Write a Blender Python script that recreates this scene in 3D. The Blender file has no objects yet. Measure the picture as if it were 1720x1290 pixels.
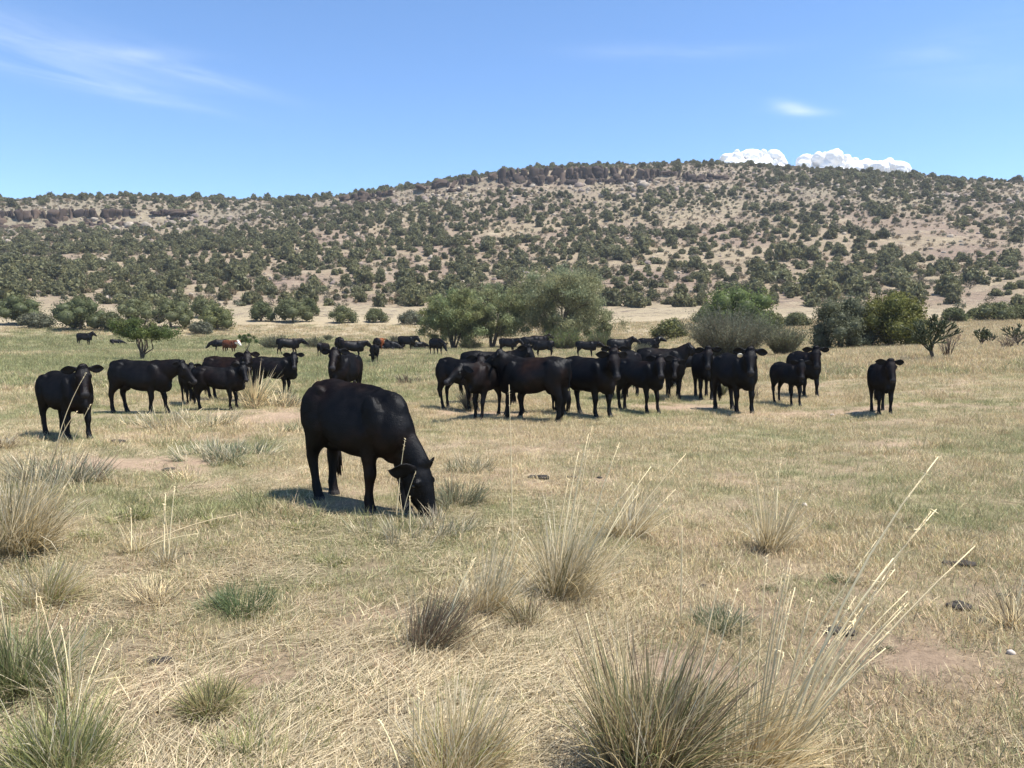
import bpy, bmesh, math, random
import numpy as np
from mathutils import Vector, Matrix, Euler
SC = bpy.context.scene
C = SC.collection
PI = math.pi
R_ = math.radians
rng = np.random.default_rng(7)
random.seed(7)

# ------------------------------------------------------------------ camera
CAM_H = 1.79
PITCH = R_(3.81)
cd = bpy.data.cameras.new('camera'); cam = bpy.data.objects.new('camera', cd); C.objects.link(cam)
cd.sensor_width = 36.0; cd.lens = 36.0 * 1292 / 1720
cd.clip_start = 0.1; cd.clip_end = 30000
cam.location = (0, 0, CAM_H); cam.rotation_euler = (R_(90) - PITCH, 0, 0)
SC.camera = cam

# ------------------------------------------------------------------ daylight
SUN_EL, SUN_AZ = 66.0, 102.0          # azimuth from +Y (view direction) towards +X (right)
w = bpy.data.worlds.new('World'); SC.world = w; w.use_nodes = True
nt = w.node_tree; nt.nodes.clear()
def N(t, kind, **kw):
    n = t.nodes.new(kind)
    for k, v in kw.items(): setattr(n, k, v)
    return n
def L(t, a, b): t.links.new(a, b)
sky = N(nt, 'ShaderNodeTexSky', sky_type='NISHITA', sun_disc=False)
sky.sun_elevation = R_(SUN_EL); sky.sun_rotation = R_(SUN_AZ)
sky.altitude = 2400; sky.air_density = 1.0; sky.dust_density = 0.15; sky.ozone_density = 2.2
hs = N(nt, 'ShaderNodeHueSaturation'); hs.inputs['Saturation'].default_value = 1.12; hs.inputs['Hue'].default_value = 0.500
L(nt, sky.outputs[0], hs.inputs['Color'])
# thin cirrus: streaks of ice cloud that lie in fixed directions of the sky
tc = N(nt, 'ShaderNodeTexCoord'); sx = N(nt, 'ShaderNodeSeparateXYZ'); L(nt, tc.outputs['Generated'], sx.inputs[0])
def M_(op, a, b=None, c=None, clamp=False):
    n = N(nt, 'ShaderNodeMath', operation=op, use_clamp=clamp)
    for i, v in enumerate((a, b, c)):
        if v is None: continue
        if isinstance(v, (int, float)): n.inputs[i].default_value = v
        else: L(nt, v, n.inputs[i])
    return n.outputs[0]
az = M_('ARCTAN2', sx.outputs[0], sx.outputs[1]); el = M_('ARCSINE', sx.outputs[2])
cv = N(nt, 'ShaderNodeCombineXYZ')
shear = M_('ADD', el, M_('MULTIPLY', az, 0.10))
L(nt, M_('MULTIPLY', az, 6.0), cv.inputs[0]); L(nt, M_('MULTIPLY', shear, 40.0), cv.inputs[1])
nz = N(nt, 'ShaderNodeTexNoise'); nz.inputs['Scale'].default_value = 1.0; nz.inputs['Detail'].default_value = 7; nz.inputs['Roughness'].default_value = 0.62
nz.inputs['Distortion'].default_value = 0.6
L(nt, cv.outputs[0], nz.inputs['Vector'])
def blob(a0, e0, ra, re, tilt=0.0):
    da = M_('SUBTRACT', az, a0)
    de = M_('SUBTRACT', M_('SUBTRACT', el, e0), M_('MULTIPLY', da, tilt))
    q = M_('ADD', M_('POWER', M_('DIVIDE', da, ra), 2), M_('POWER', M_('DIVIDE', de, re), 2))
    return M_('EXPONENT', M_('MULTIPLY', q, -1.0))
def dirpx(px, py):
    x, y, z = (px - 860) / 1292, math.cos(PITCH) - math.sin(PITCH) * -0 , 0
    up = (645 - py) / 1292
    d = Vector((x, math.cos(PITCH) + math.sin(PITCH) * up, -math.sin(PITCH) + math.cos(PITCH) * up)).normalized()
    return math.atan2(d.x, d.y), math.asin(d.z)
wisps = None
for (px, py, rx, ry, amp, tilt) in ((60, 75, 190, 34, 0.75, -0.10), (230, 88, 80, 9, 0.5, 0.05), (90, 122, 170, 12, 0.75, -0.12), (350, 132, 90, 10, 0.65, -0.15),
                              (1328, 180, 26, 9, 1.2, -0.25), (1350, 188, 42, 6, 0.7, -0.12), (1130, 86, 150, 12, 0.35, -0.05), (1590, 78, 90, 22, 0.32, 0.15), (1690, 110, 120, 30, 0.2, 0.0)):
    a0, e0 = dirpx(px, py)
    b = M_('MULTIPLY', blob(a0, e0, rx / 1350, ry / 1350, tilt), amp)
    wisps = b if wisps is None else M_('ADD', wisps, b)
cl = M_('MULTIPLY', wisps, M_('MULTIPLY_ADD', nz.outputs['Fac'], 2.2, -0.62, clamp=True), clamp=True)
mx = N(nt, 'ShaderNodeMix', data_type='RGBA'); L(nt, M_('MULTIPLY', cl, 0.40), mx.inputs[0])
L(nt, hs.outputs[0], mx.inputs[6]); mx.inputs[7].default_value = (5.2, 5.5, 6.0, 1)
bg = N(nt, 'ShaderNodeBackground'); bg.inputs[1].default_value = 0.122
L(nt, mx.outputs[2], bg.inputs[0])
ow = N(nt, 'ShaderNodeOutputWorld'); L(nt, bg.outputs[0], ow.inputs[0])

sd = bpy.data.lights.new('sun', 'SUN'); so = bpy.data.objects.new('sun', sd); C.objects.link(so)
sd.energy = 4.3; sd.angle = R_(0.53); sd.color = (1.0, 0.955, 0.89)
to_sun = Vector((math.sin(R_(SUN_AZ)) * math.cos(R_(SUN_EL)), math.cos(R_(SUN_AZ)) * math.cos(R_(SUN_EL)), math.sin(R_(SUN_EL))))
so.rotation_euler = to_sun.to_track_quat('Z', 'Y').to_euler()
so.location = (60, 10, 90)
vs = SC.view_settings
SC.display_settings.display_device = 'sRGB'
vs.view_transform = 'Standard'; vs.look = 'None'; vs.gamma = 1.0; vs.use_curve_mapping = False; vs.exposure = 1.05
SC.cycles.max_bounces = 6; SC.cycles.diffuse_bounces = 3; SC.cycles.glossy_bounces = 2; SC.cycles.transmission_bounces = 3; SC.cycles.transparent_max_bounces = 4
SC.cycles.caustics_reflective = False; SC.cycles.caustics_refractive = False

# ------------------------------------------------------------------ helpers
def vnoise(x, y, seed=0):
    x = np.asarray(x, float); y = np.asarray(y, float)
    xi = np.floor(x).astype(np.int64); yi = np.floor(y).astype(np.int64)
    fx = x - xi; fy = y - yi
    fx = fx * fx * (3 - 2 * fx); fy = fy * fy * (3 - 2 * fy)
    def h(a, b):
        n = (a * 374761393 + b * 668265263 + seed * 982451653) & 0xFFFFFFFF
        n = ((n ^ (n >> 13)) * 1274126177) & 0xFFFFFFFF
        return ((n ^ (n >> 16)) & 0xFFFF) / 65535.0
    a, b, c, d = h(xi, yi), h(xi + 1, yi), h(xi, yi + 1), h(xi + 1, yi + 1)
    return (a * (1 - fx) + b * fx) * (1 - fy) + (c * (1 - fx) + d * fx) * fy
def fbm(x, y, seed=0, oct=4):
    s, a, t = 0.0, 1.0, 0.0
    for i in range(oct):
        s = s + a * vnoise(np.asarray(x) * 2 ** i, np.asarray(y) * 2 ** i, seed + i * 17); t += a; a *= 0.5
    return s / t
def sstep(a, b, x):
    t = np.clip((np.asarray(x, float) - a) / (b - a), 0, 1); return t * t * (3 - 2 * t)
def lin(c): return tuple(c) + (1,) if len(c) == 3 else tuple(c)

def mesh_from(name, V, F, mat=None, smooth=False, col=None):
    """V (n,3); F list of arrays of equal-length faces or one array"""
    me = bpy.data.meshes.new(name)
    V = np.asarray(V, np.float32)
    Fs = F if isinstance(F, list) else [F]
    Fs = [np.asarray(f, np.int32) for f in Fs if len(f)]
    nl = sum(f.size for f in Fs); npoly = sum(len(f) for f in Fs)
    me.vertices.add(len(V)); me.vertices.foreach_set('co', V.ravel())
    me.loops.add(nl); me.loops.foreach_set('vertex_index', np.concatenate([f.ravel() for f in Fs]))
    me.polygons.add(npoly)
    tot = np.concatenate([np.full(len(f), f.shape[1], np.int32) for f in Fs])
    st = np.concatenate([[0], np.cumsum(tot)[:-1]]).astype(np.int32)
    me.polygons.foreach_set('loop_start', st)
    if smooth: me.polygons.foreach_set('use_smooth', np.ones(npoly, bool))
    me.update(calc_edges=True)
    if col is not None: set_col(me, col)
    if mat: me.materials.append(mat)
    return me
def set_col(me, col, name='col'):
    a = me.attributes.new(name, 'FLOAT_COLOR', 'POINT')
    c = np.ones((len(me.vertices), 4), np.float32); c[:, :3] = col
    a.data.foreach_set('color', c.ravel())
def link(name, data, parent=None, loc=None, rz=None, scale=None):
    o = bpy.data.objects.new(name, data); C.objects.link(o)
    if parent is not None: o.parent = parent
    if loc is not None: o.location = loc
    if rz is not None: o.rotation_euler = (0, 0, rz)
    if scale is not None: o.scale = (scale,) * 3 if isinstance(scale, (int, float)) else scale
    return o
def tag(o, label=None, cat=None, group=None, kind=None):
    if label: o['label'] = label
    if cat: o['category'] = cat
    if group: o['group'] = group
    if kind: o['kind'] = kind
    return o
class Soup:
    """collects pieces of one mesh"""
    def __init__(s): s.V, s.F, s.Cc, s.n = [], {}, [], 0
    def add(s, V, F, col=None):
        V = np.asarray(V, float)
        if not len(V): return
        s.V.append(V)
        for f in (F if isinstance(F, list) else [F]):
            f = np.asarray(f)
            if f.size: s.F.setdefault(f.shape[1], []).append(f + s.n)
        c = np.ones((len(V), 3)) if col is None else (np.broadcast_to(np.asarray(col, float), (len(V), 3)))
        s.Cc.append(c); s.n += len(V)
    def mesh(s, name, mat=None, smooth=False):
        return mesh_from(name, np.concatenate(s.V), [np.concatenate(f) for f in s.F.values()], mat, smooth, np.concatenate(s.Cc))

def loft(rings, cap=True):
    """rings: list of (n,3) arrays, closed"""
    n = len(rings[0]); V = np.concatenate(rings); F = []
    k = len(rings)
    i = np.arange(n); j = (i + 1) % n
    for r in range(k - 1):
        F.append(np.stack([r * n + i, r * n + j, (r + 1) * n + j, (r + 1) * n + i], 1))
    F = np.concatenate(F)
    T = np.zeros((0, 3), int)
    if cap:
        c0, c1 = rings[0].mean(0), rings[-1].mean(0)
        V = np.concatenate([V, [c0, c1]])
        T = np.concatenate([np.stack([j, i, np.full(n, k * n)], 1), np.stack([(k - 1) * n + i, (k - 1) * n + j, np.full(n, k * n + 1)], 1)])
    return V, [F, T]
def tube(path, radii, n=6, cap=True):
    path = np.asarray(path, float); radii = np.broadcast_to(radii, (len(path),))
    T = np.gradient(path, axis=0); T /= np.linalg.norm(T, axis=1)[:, None] + 1e-9
    ref = np.array([0.13, 0.97, 0.2]) if abs(T[:, 2]).mean() > 0.7 else np.array([0.05, 0.1, 1.0])
    S = np.cross(T, ref); S /= np.linalg.norm(S, axis=1)[:, None] + 1e-9
    U = np.cross(S, T)
    a = np.linspace(0, 2 * PI, n, endpoint=False)
    rings = [p + r * (np.cos(a)[:, None] * s + np.sin(a)[:, None] * u) for p, r, s, u in zip(path, radii, S, U)]
    return loft(rings, cap)
def ico(sub=2):
    bm = bmesh.new(); bmesh.ops.create_icosphere(bm, subdivisions=sub, radius=1)
    V = np.array([v.co[:] for v in bm.verts]); F = np.array([[v.index for v in f.verts] for f in bm.faces]); bm.free()
    return V, F
ICO = {k: ico(k) for k in (1, 2, 3)}

# ------------------------------------------------------------------ materials
def mat_new(name):
    m = bpy.data.materials.new(name); m.use_nodes = True; m.node_tree.nodes.clear(); return m
def plant_mat(name, trans=0.3, instanced=False, rough=0.7, gloss=0.02):
    """leaf / blade: the blade's own colour (vertex attribute), a share of light passing through, a faint waxy sheen"""
    m = mat_new(name); t = m.node_tree
    at = N(t, 'ShaderNodeAttribute', attribute_name='col'); c = at.outputs['Color']
    if instanced:
        ti = N(t, 'ShaderNodeAttribute', attribute_name='tint', attribute_type='INSTANCER')
        mu = N(t, 'ShaderNodeMix', data_type='RGBA', blend_type='MULTIPLY'); mu.inputs[0].default_value = 1
        L(t, c, mu.inputs[6]); L(t, ti.outputs['Color'], mu.inputs[7]); c = mu.outputs[2]
    d = N(t, 'ShaderNodeBsdfDiffuse'); L(t, c, d.inputs[0])
    tr = N(t, 'ShaderNodeBsdfTranslucent'); L(t, c, tr.inputs[0])
    a = N(t, 'ShaderNodeMixShader'); a.inputs[0].default_value = trans; L(t, d.outputs[0], a.inputs[1]); L(t, tr.outputs[0], a.inputs[2])
    g = N(t, 'ShaderNodeBsdfGlossy'); g.inputs['Roughness'].default_value = 0.45; g.inputs[0].default_value = (0.8, 0.8, 0.8, 1)
    b = N(t, 'ShaderNodeMixShader'); b.inputs[0].default_value = gloss; L(t, a.outputs[0], b.inputs[1]); L(t, g.outputs[0], b.inputs[2])
    o = N(t, 'ShaderNodeOutputMaterial'); L(t, b.outputs[0], o.inputs[0])
    return m
def attr_mat(name, rough=0.85, bump=0.0, bscale=30.0, spec=0.3, var=0.25):
    m = mat_new(name); t = m.node_tree
    at = N(t, 'ShaderNodeAttribute', attribute_name='col')
    tcn = N(t, 'ShaderNodeTexCoord')
    n = N(t, 'ShaderNodeTexNoise'); n.inputs['Scale'].default_value = bscale; n.inputs['Detail'].default_value = 6; L(t, tcn.outputs['Object'], n.inputs['Vector'])
    mr = N(t, 'ShaderNodeMapRange'); mr.inputs[3].default_value = 1 - var; mr.inputs[4].default_value = 1 + var; mr.inputs[1].default_value = .3; mr.inputs[2].default_value = .7; L(t, n.outputs['Fac'], mr.inputs[0])
    mu = N(t, 'ShaderNodeVectorMath', operation='SCALE'); L(t, at.outputs['Color'], mu.inputs[0]); L(t, mr.outputs[0], mu.inputs['Scale'])
    p = N(t, 'ShaderNodeBsdfPrincipled'); p.inputs['Roughness'].default_value = rough; p.inputs['Specular IOR Level'].default_value = spec
    L(t, mu.outputs[0], p.inputs['Base Color'])
    if bump:
        bp = N(t, 'ShaderNodeBump'); bp.inputs['Strength'].default_value = bump; bp.inputs['Distance'].default_value = 0.05; L(t, n.outputs['Fac'], bp.inputs['Height']); L(t, bp.outputs[0], p.inputs['Normal'])
    o = N(t, 'ShaderNodeOutputMaterial'); L(t, p.outputs[0], o.inputs[0])
    return m
M_LEAF = plant_mat('leaf', 0.42, gloss=0.012)
M_STALK = plant_mat('dry_stalk', 0.04, gloss=0.02)
M_BLADE = plant_mat('grass_blade', 0.42)
M_BLADE_I = plant_mat('grass_cover', 0.3, instanced=True)
M_SCRUB_I = plant_mat('scrub_foliage', 0.34, instanced=True, gloss=0.01)
M_BARK = attr_mat('bark', 0.9, 0.6, 12, 0.2)
M_ROCK = attr_mat('rock', 0.92, 0.9, 0.9, 0.2, 0.4)
M_DUNG = attr_mat('dung', 0.8, 0.8, 25, 0.3, 0.4)

# ------------------------------------------------------------------ terrain
# each column: bearing (as metres sideways per 1292 m ahead, counted from 860) -> sight-line heights that the hill's profile reaches at each range
RK = np.array([0, 20, 40, 66, 95, 120, 150, 180, 260, 350, 437, 446, 500, 540, 640, 1000, 2500, 9000.])
FL = [None] * 5
COLS = {
 -2600: [0, 0, 0, 0, 0, 0.2, 0.5, 1.0, 3, 6, 10, 11, 14, 15, 14, 8, 0, 0],
 -800: FL + [578, 568, 548, 515, 475, 440, 424, 405],
 -300: FL + [571, 548, 523, 475, 428, 393, 370, 345],
 0: FL + [566, 537, 512, 464, 418, 385, 360, 336],
 130: FL + [566, 537, 512, 464, 418, 383, 358, 329],
 240: FL + [565, 536, 511, 462, 415, 379, 358, 330],
 340: FL + [564, 534, 511, 458, 408, 366, 358, 333],
 490: FL + [563, 532, 510, 455, 400, 358, 353, 338],
 580: FL + [562, 532, 510, 452, 395, 343, 334, 330],
 640: FL + [562, 533, 511, 450, 392, 340, 327, 318],
 740: FL + [561, 534, 511, 448, 388, 324, 310, 306],
 860: FL + [560, 535, 512, 447, 384, 314, 290, 287],
 960: FL + [558, 535, 512, 446, 382, 310, 286, 280],
 1100: [0, None, None, None, 578, 552, 532, 512, 446, 380, 306, 290, 274],
 1150: [0, None, None, 596, 566, 546, 528, 512, 446, 380, 305, 294, 273],
 1250: [0, None, 610, 590, 564, 544, 528, 514, 446, 378, 306, 302, 278],
 1400: [0, None, 601, 584, 562, 543, 529, 516, 446, 378, 311, 307, 286],
 1500: [0, 676, 597, 581, 560, 542, 530, 517, 448, 382, 320, 316, 294],
 1720: [0, 675, 592, 572, 554, 539, 529, 517, 454, 392, 335, 331, 309],
 2100: [0, 675, 592, 572, 554, 539, 529, 518, 464, 410, 356, 352, 330],
 2700: [0, 675, 600, 580, 560, 548, 540, 530, 490, 445, 405, 401, 385],
 5200: [0, 0, 0, 0, 0, 0.3, 0.7, 1.2, 3, 6, 10, 11, 14, 15, 14, 8, 0, 0],
}
def ray_dir(px, py):
    u = (px - 860) / 1292; v = (645 - py) / 1292
    return np.array([u, math.cos(PITCH) + math.sin(PITCH) * v, -math.sin(PITCH) + math.cos(PITCH) * v])
AZT = np.linspace(-PI, PI, 1441); RT = np.concatenate([np.linspace(0, 60, 61), np.linspace(62, 600, 400), np.geomspace(605, 9000, 60)])
def _build_table():
    azs, prof = [], []
    for px in sorted(COLS):
        c = COLS[px]
        if len(c) == len(RK):
            z = np.array(c, float)
        else:
            z = []
            for r, y in zip(RK, c):
                if y is None or y == 0: z.append(0.0)
                else:
                    d = ray_dir(px, y); z.append(CAM_H + d[2] / math.hypot(d[0], d[1]) * r)
            zr = z[-1]
            z += [zr + 0.4, zr - 4, zr * 0.45, 0.0, 0.0]
            z = np.array(z)
        azs.append(math.atan2((px - 860) / 1292, 1.0)); prof.append(np.interp(RT, RK, z))
    azs = np.array([-1.9] + azs + [1.9]); prof = np.array([np.zeros(len(RT))] + prof + [np.zeros(len(RT))])
    T = np.stack([np.interp(AZT, azs, prof[:, k]) for k in range(len(RT))], 1)
    ker = np.hanning(13); ker /= ker.sum()
    P = np.pad(T, ((6, 6), (0, 0)), mode='edge')
    T = sum(ker[i] * P[i:i + len(AZT)] for i in range(13))
    k2 = np.hanning(9); k2 /= k2.sum()                       # soften the profile, but keep the rim step sharp
    P = np.pad(T, ((0, 0), (4, 4)), mode='edge'); S = sum(k2[i] * P[:, i:i + len(RT)] for i in range(9))
    keep = np.exp(-((RT - 442) / 9.0) ** 2)
    return T * keep + S * (1 - keep)
ZT = _build_table()
def zf(X, Y, micro=True):
    X = np.asarray(X, float); Y = np.asarray(Y, float)
    r = np.hypot(X, Y); a = np.arctan2(X, Y)
    ia = np.clip((a + PI) / (2 * PI) * (len(AZT) - 1), 0, len(AZT) - 1.001); i0 = ia.astype(int); fa = ia - i0
    ir = np.clip(np.interp(r, RT, np.arange(len(RT))), 0, len(RT) - 1.001); j0 = ir.astype(int); fr = ir - j0
    z = (ZT[i0, j0] * (1 - fr) + ZT[i0, j0 + 1] * fr) * (1 - fa) + (ZT[i0 + 1, j0] * (1 - fr) + ZT[i0 + 1, j0 + 1] * fr) * fa
    if micro:
        z = z + (fbm(X / 1.7, Y / 1.7, 5, 3) - 0.5) * 0.07 * (1 - sstep(60, 140, r)) + (fbm(X / 9, Y / 9, 6, 2) - 0.5) * 0.16 * sstep(9, 25, r) * (1 - sstep(80, 140, r))
        hill = sstep(175, 240, r) * (1 - sstep(405, 438, r) * (1 - sstep(450, 475, r)) * 0.8)
        z = z + hill * ((fbm(X / 42 + 3, Y / 60, 11, 4) - 0.5) * 5.0 * (1 - 0.6 * sstep(470, 500, r)) + (fbm(X / 9, Y / 9, 12, 3) - 0.5) * 1.6)
    return z
def Z(x, y): return float(zf(np.array([x]), np.array([y]))[0])
def at(px, py, zoff=0.0):
    """where the sight line through a point of the picture meets the ground"""
    d = ray_dir(px, py); ts = np.concatenate([np.linspace(2, 100, 1500), np.linspace(100, 600, 2500)])
    P = ts[:, None] * d
    h = P[:, 2] + CAM_H - zf(P[:, 0], P[:, 1]) - zoff
    k = np.where(h <= 0)[0]
    t = ts[k[0]] if len(k) else 520.0
    if len(k) and k[0] > 0:
        a, b = k[0] - 1, k[0]; t = ts[a] + (ts[b] - ts[a]) * h[a] / (h[a] - h[b])
    return Vector((d[0] * t, d[1] * t, Z(d[0] * t, d[1] * t)))
def atd(px, r):
    """ground point in a bearing at range r"""
    a = math.atan2((px - 860) / 1292, 1.0); x, y = r * math.sin(a), r * math.cos(a)
    return Vector((x, y, Z(x, y)))
def to_px(X, Y, Zz):
    dy = Y * math.cos(PITCH) - (Zz - CAM_H) * math.sin(PITCH)
    up = Y * math.sin(PITCH) + (Zz - CAM_H) * math.cos(PITCH)
    return 860 + 1292 * X / dy, 645 - 1292 * up / dy
# ------------------------------------------------------------------ colour zones of the pasture (what grows or lies where)
def zone(px, py, rx, ry, amp):
    c = at(px, py); f = at(px, py - ry); n = at(px, py + ry)
    d = math.hypot(c.x, c.y)
    return (c.x, c.y, rx * d / 1292, max(0.3, (f.y - n.y) / 2), amp)
GREEN = [zone(*a) for a in ((120, 578, 340, 14, 1.2), (60, 612, 230, 28, 1.0), (560, 612, 160, 16, .6), (330, 655, 250, 22, .4), (620, 640, 130, 25, .45), (640, 600, 130, 10, .35), (130, 690, 130, 18, .5), (330, 850, 230, 40, .55),
        (620, 910, 200, 40, .45), (405, 1000, 60, 26, .9), (380, 755, 100, 14, .6), (1400, 790, 330, 55, .5), (1600, 850, 150, 40, .55), (1150, 760, 120, 30, .25), (900, 860, 160, 40, .35),
        (60, 1100, 70, 60, .5), (160, 880, 120, 40, .45), (780, 740, 60, 20, .3), (480, 1180, 100, 40, .25), (900, 650, 200, 20, .3), (1250, 830, 200, 60, .35))]
BARE = [zone(*a) for a in ((470, 705, 110, 22, .95), (330, 778, 200, 16, .85), (790, 694, 110, 9, .8), (620, 760, 180, 22, .55), (850, 745, 130, 18, .5), (1190, 683, 90, 7, .6), (1320, 1000, 260, 50, .5),
        (1560, 1080, 200, 60, .5), (1100, 1090, 110, 50, .35), (640, 1000, 130, 50, .3), (900, 805, 160, 20, .35), (1450, 690, 200, 14, .35), (300, 1080, 150, 40, .35), (1640, 640, 150, 30, .25))]
def zones(Zs, X, Y):
    s = np.zeros(np.shape(X))
    for (x, y, rx, ry, a) in Zs:
        s = np.maximum(s, a * np.exp(-(((X - x) / rx) ** 2 + ((Y - y) / ry) ** 2) * 0.8))
    return s
def green_at(X, Y):
    n = fbm(X / 2.6, Y / 3.4, 31, 4); n2 = fbm(X / .5, Y / .5, 33, 2)
    g = zones(GREEN, X, Y) * 1.15 + (n - 0.5) * 1.5 + (n2 - 0.5) * 0.6 + 0.20 + 0.10 * sstep(8, 14, np.hypot(X, Y))
    r = np.hypot(X, Y)
    g = g - 0.35 * sstep(90, 130, r) - 0.45 * sstep(26, 45, r) * sstep(0.30, 0.5, X / np.maximum(Y, 1))
    return np.clip(g, 0, 1)
def bare_at(X, Y):
    n = fbm(X / 1.8, Y / 1.3, 41, 4); n2 = fbm(X / .35, Y / .3, 43, 2)
    return np.clip(zones(BARE, X, Y) * 1.25 + (n - 0.54) * 2.2 + (n2 - 0.5) * 0.9, 0, 1)
STRAW = np.array([0.34, 0.275, 0.165]); STRAW_D = np.array([0.20, 0.16, 0.098]); SOIL = np.array([0.345, 0.25, 0.168]); GRN = np.array([0.185, 0.18, 0.088]); PALE = np.array([0.35, 0.285, 0.185])

# ------------------------------------------------------------------ ground sheet + hill sheet
def ground_material(name, hill):
    m = mat_new(name); t = m.node_tree
    at_ = N(t, 'ShaderNodeAttribute', attribute_name='col')
    geo = N(t, 'ShaderNodeNewGeometry')
    def noise(scale, det, rough=0.6, stretch=None):
        n = N(t, 'ShaderNodeTexNoise'); n.inputs['Scale'].default_value = scale; n.inputs['Detail'].default_value = det; n.inputs['Roughness'].default_value = rough
        if stretch:
            mp = N(t, 'ShaderNodeMapping'); mp.inputs['Scale'].default_value = stretch; L(t, geo.outputs['Position'], mp.inputs[0]); L(t, mp.outputs[0], n.inputs['Vector'])
        else: L(t, geo.outputs['Position'], n.inputs['Vector'])
        return n.outputs['Fac']
    def rng_(v, a, b, c, d):
        mr = N(t, 'ShaderNodeMapRange'); L(t, v, mr.inputs[0])
        for i, q in enumerate((a, b, c, d)): mr.inputs[i + 1].default_value = q
        return mr.outputs[0]
    def scale(col, f):
        s = N(t, 'ShaderNodeVectorMath', operation='SCALE'); L(t, col, s.inputs[0]); L(t, f, s.inputs['Scale']); return s.outputs[0]
    def mix(f, a, b):
        x = N(t, 'ShaderNodeMix', data_type='RGBA'); L(t, f, x.inputs[0])
        for i, q in ((6, a), (7, b)):
            if isinstance(q, tuple): x.inputs[i].default_value = q
            else: L(t, q, x.inputs[i])
        return x.outputs[2]
    if hill:
        c = at_.outputs['Color']
        c = mix(rng_(noise(0.35, 8, 0.7), .52, .62, 0, .75), c, (0.125, 0.095, 0.078, 1))      # stony scatter
        c = mix(rng_(noise(0.12, 8, 0.65), .54, .66, 0, .5), c, (0.42, 0.35, 0.235, 1))       # dry grass
        c = mix(rng_(noise(0.6, 6, 0.75), .57, .63, 0, .6), c, (0.12, 0.115, 0.07, 1))       # small dull shrubs
        c = scale(c, rng_(noise(1.5, 6, 0.75), .3, .7, .75, 1.25))
        h = noise(0.9, 9, 0.75); dist = 0.8; st = 0.8
    else:
        c = scale(at_.outputs['Color'], rng_(noise(16, 8, 0.75), .32, .68, .62, 1.32))
        c = scale(c, rng_(noise(2.2, 5, 0.6), .3, .7, .86, 1.12))
        h = noise(22, 8, 0.8); dist = 0.035; st = 0.9
    p = N(t, 'ShaderNodeBsdfPrincipled'); p.inputs['Roughness'].default_value = 0.95; p.inputs['Specular IOR Level'].default_value = 0.1
    L(t, c, p.inputs['Base Color'])
    b = N(t, 'ShaderNodeBump'); b.inputs['Strength'].default_value = st; b.inputs['Distance'].default_value = dist; L(t, h, b.inputs['Height']); L(t, b.outputs[0], p.inputs['Normal'])
    o = N(t, 'ShaderNodeOutputMaterial'); L(t, p.outputs[0], o.inputs[0])
    return m
M_GROUND = ground_material('pasture_ground', False); M_HILL = ground_material('hillside_ground', True)

A_ = np.concatenate([np.linspace(-PI, -1.0, 60)[:-1], np.linspace(-1.0, 1.0, 520), np.linspace(1.0, PI, 60)[1:]])
R1 = np.concatenate([[0.02], np.geomspace(0.8, 150, 270)])
R2 = np.concatenate([np.geomspace(150, 432, 110), np.linspace(434, 450, 13), np.linspace(453, 640, 48), np.geomspace(660, 9000, 24)])
def sheet(name, Rr, mat, hill):
    aa, rr = np.meshgrid(A_, Rr); X = rr * np.sin(aa); Y = rr * np.cos(aa); Zz = zf(X, Y)
    V = np.stack([X, Y, Zz], -1).reshape(-1, 3); na, nr = len(A_), len(Rr)
    i = np.arange(nr - 1)[:, None] * na + np.arange(na - 1)[None]
    F = np.stack([i, i + 1, i + na + 1, i + na], -1).reshape(-1, 4)
    x, y = V[:, 0], V[:, 1]; r = np.hypot(x, y)
    if not hill:
        g = green_at(x, y)[:, None]; b = bare_at(x, y)[:, None]
        n = fbm(x / .9, y / .7, 51, 4)[:, None]
        c = STRAW_D * (1 - n) + STRAW * n
        c = c * (1 - 0.75 * g) + GRN * 1.15 * (0.75 * g)
        c = c * (1 - b) + SOIL * (0.8 + 0.5 * n) * b
        far = sstep(50, 110, r)[:, None]
        c = c * (1 - far * (1 - g)) + PALE * (0.8 + 0.3 * n) * far * (1 - g)
    else:
        n = fbm(x / 25, y / 25, 61, 4)[:, None]; n2 = fbm(x / 60, y / 60, 62, 3)[:, None]
        tan = np.array([0.285, 0.228, 0.148]); pink = np.array([0.235, 0.175, 0.128]); grey = np.array([0.19, 0.172, 0.125])
        k = np.clip((n - .5) * 3 + .5, 0, 1); c = tan * k + pink * (1 - k)
        k2 = sstep(330, 430, r)[:, None] * np.clip(n2 * 1.4, 0, 1) * 0.6; c = c * (1 - k2) + grey * k2
        flat = (1 - sstep(165, 195, r))[:, None]; c = c * (1 - flat) + PALE * 0.95 * flat
    o = link(name, mesh_from(name, V, F, mat, True, c)); tag(o, kind='structure'); return o
sheet('ground', R1, M_GROUND, False)
sheet('hillside', R2, M_HILL, True)
# ------------------------------------------------------------------ foliage builders
def leaf_quads(P, Nrm, ln, wd, r, hang=0.0, droop_dir=None):
    """diamond leaves at P whose long axis is roughly across the outward direction"""
    n = len(P)
    t = r.normal(size=(n, 3)); t[:, 2] -= hang
    t /= np.linalg.norm(t, axis=1)[:, None]
    nn = Nrm + r.normal(size=(n, 3)) * .55; nn /= np.linalg.norm(nn, axis=1)[:, None]
    s = np.cross(nn, t); s /= np.linalg.norm(s, axis=1)[:, None] + 1e-9
    ln = np.broadcast_to(ln, (n,)) * r.uniform(.6, 1.3, n); wd = np.broadcast_to(wd, (n,)) * r.uniform(.6, 1.3, n)
    A = P - t * ln[:, None] * .5; B = P + s * wd[:, None] * .5; Cc = P + t * ln[:, None] * .5; D = P - s * wd[:, None] * .5
    V = np.stack([A, B, Cc, D], 1).reshape(-1, 3); F = np.arange(4 * n).reshape(-1, 4)
    return V, F
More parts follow.
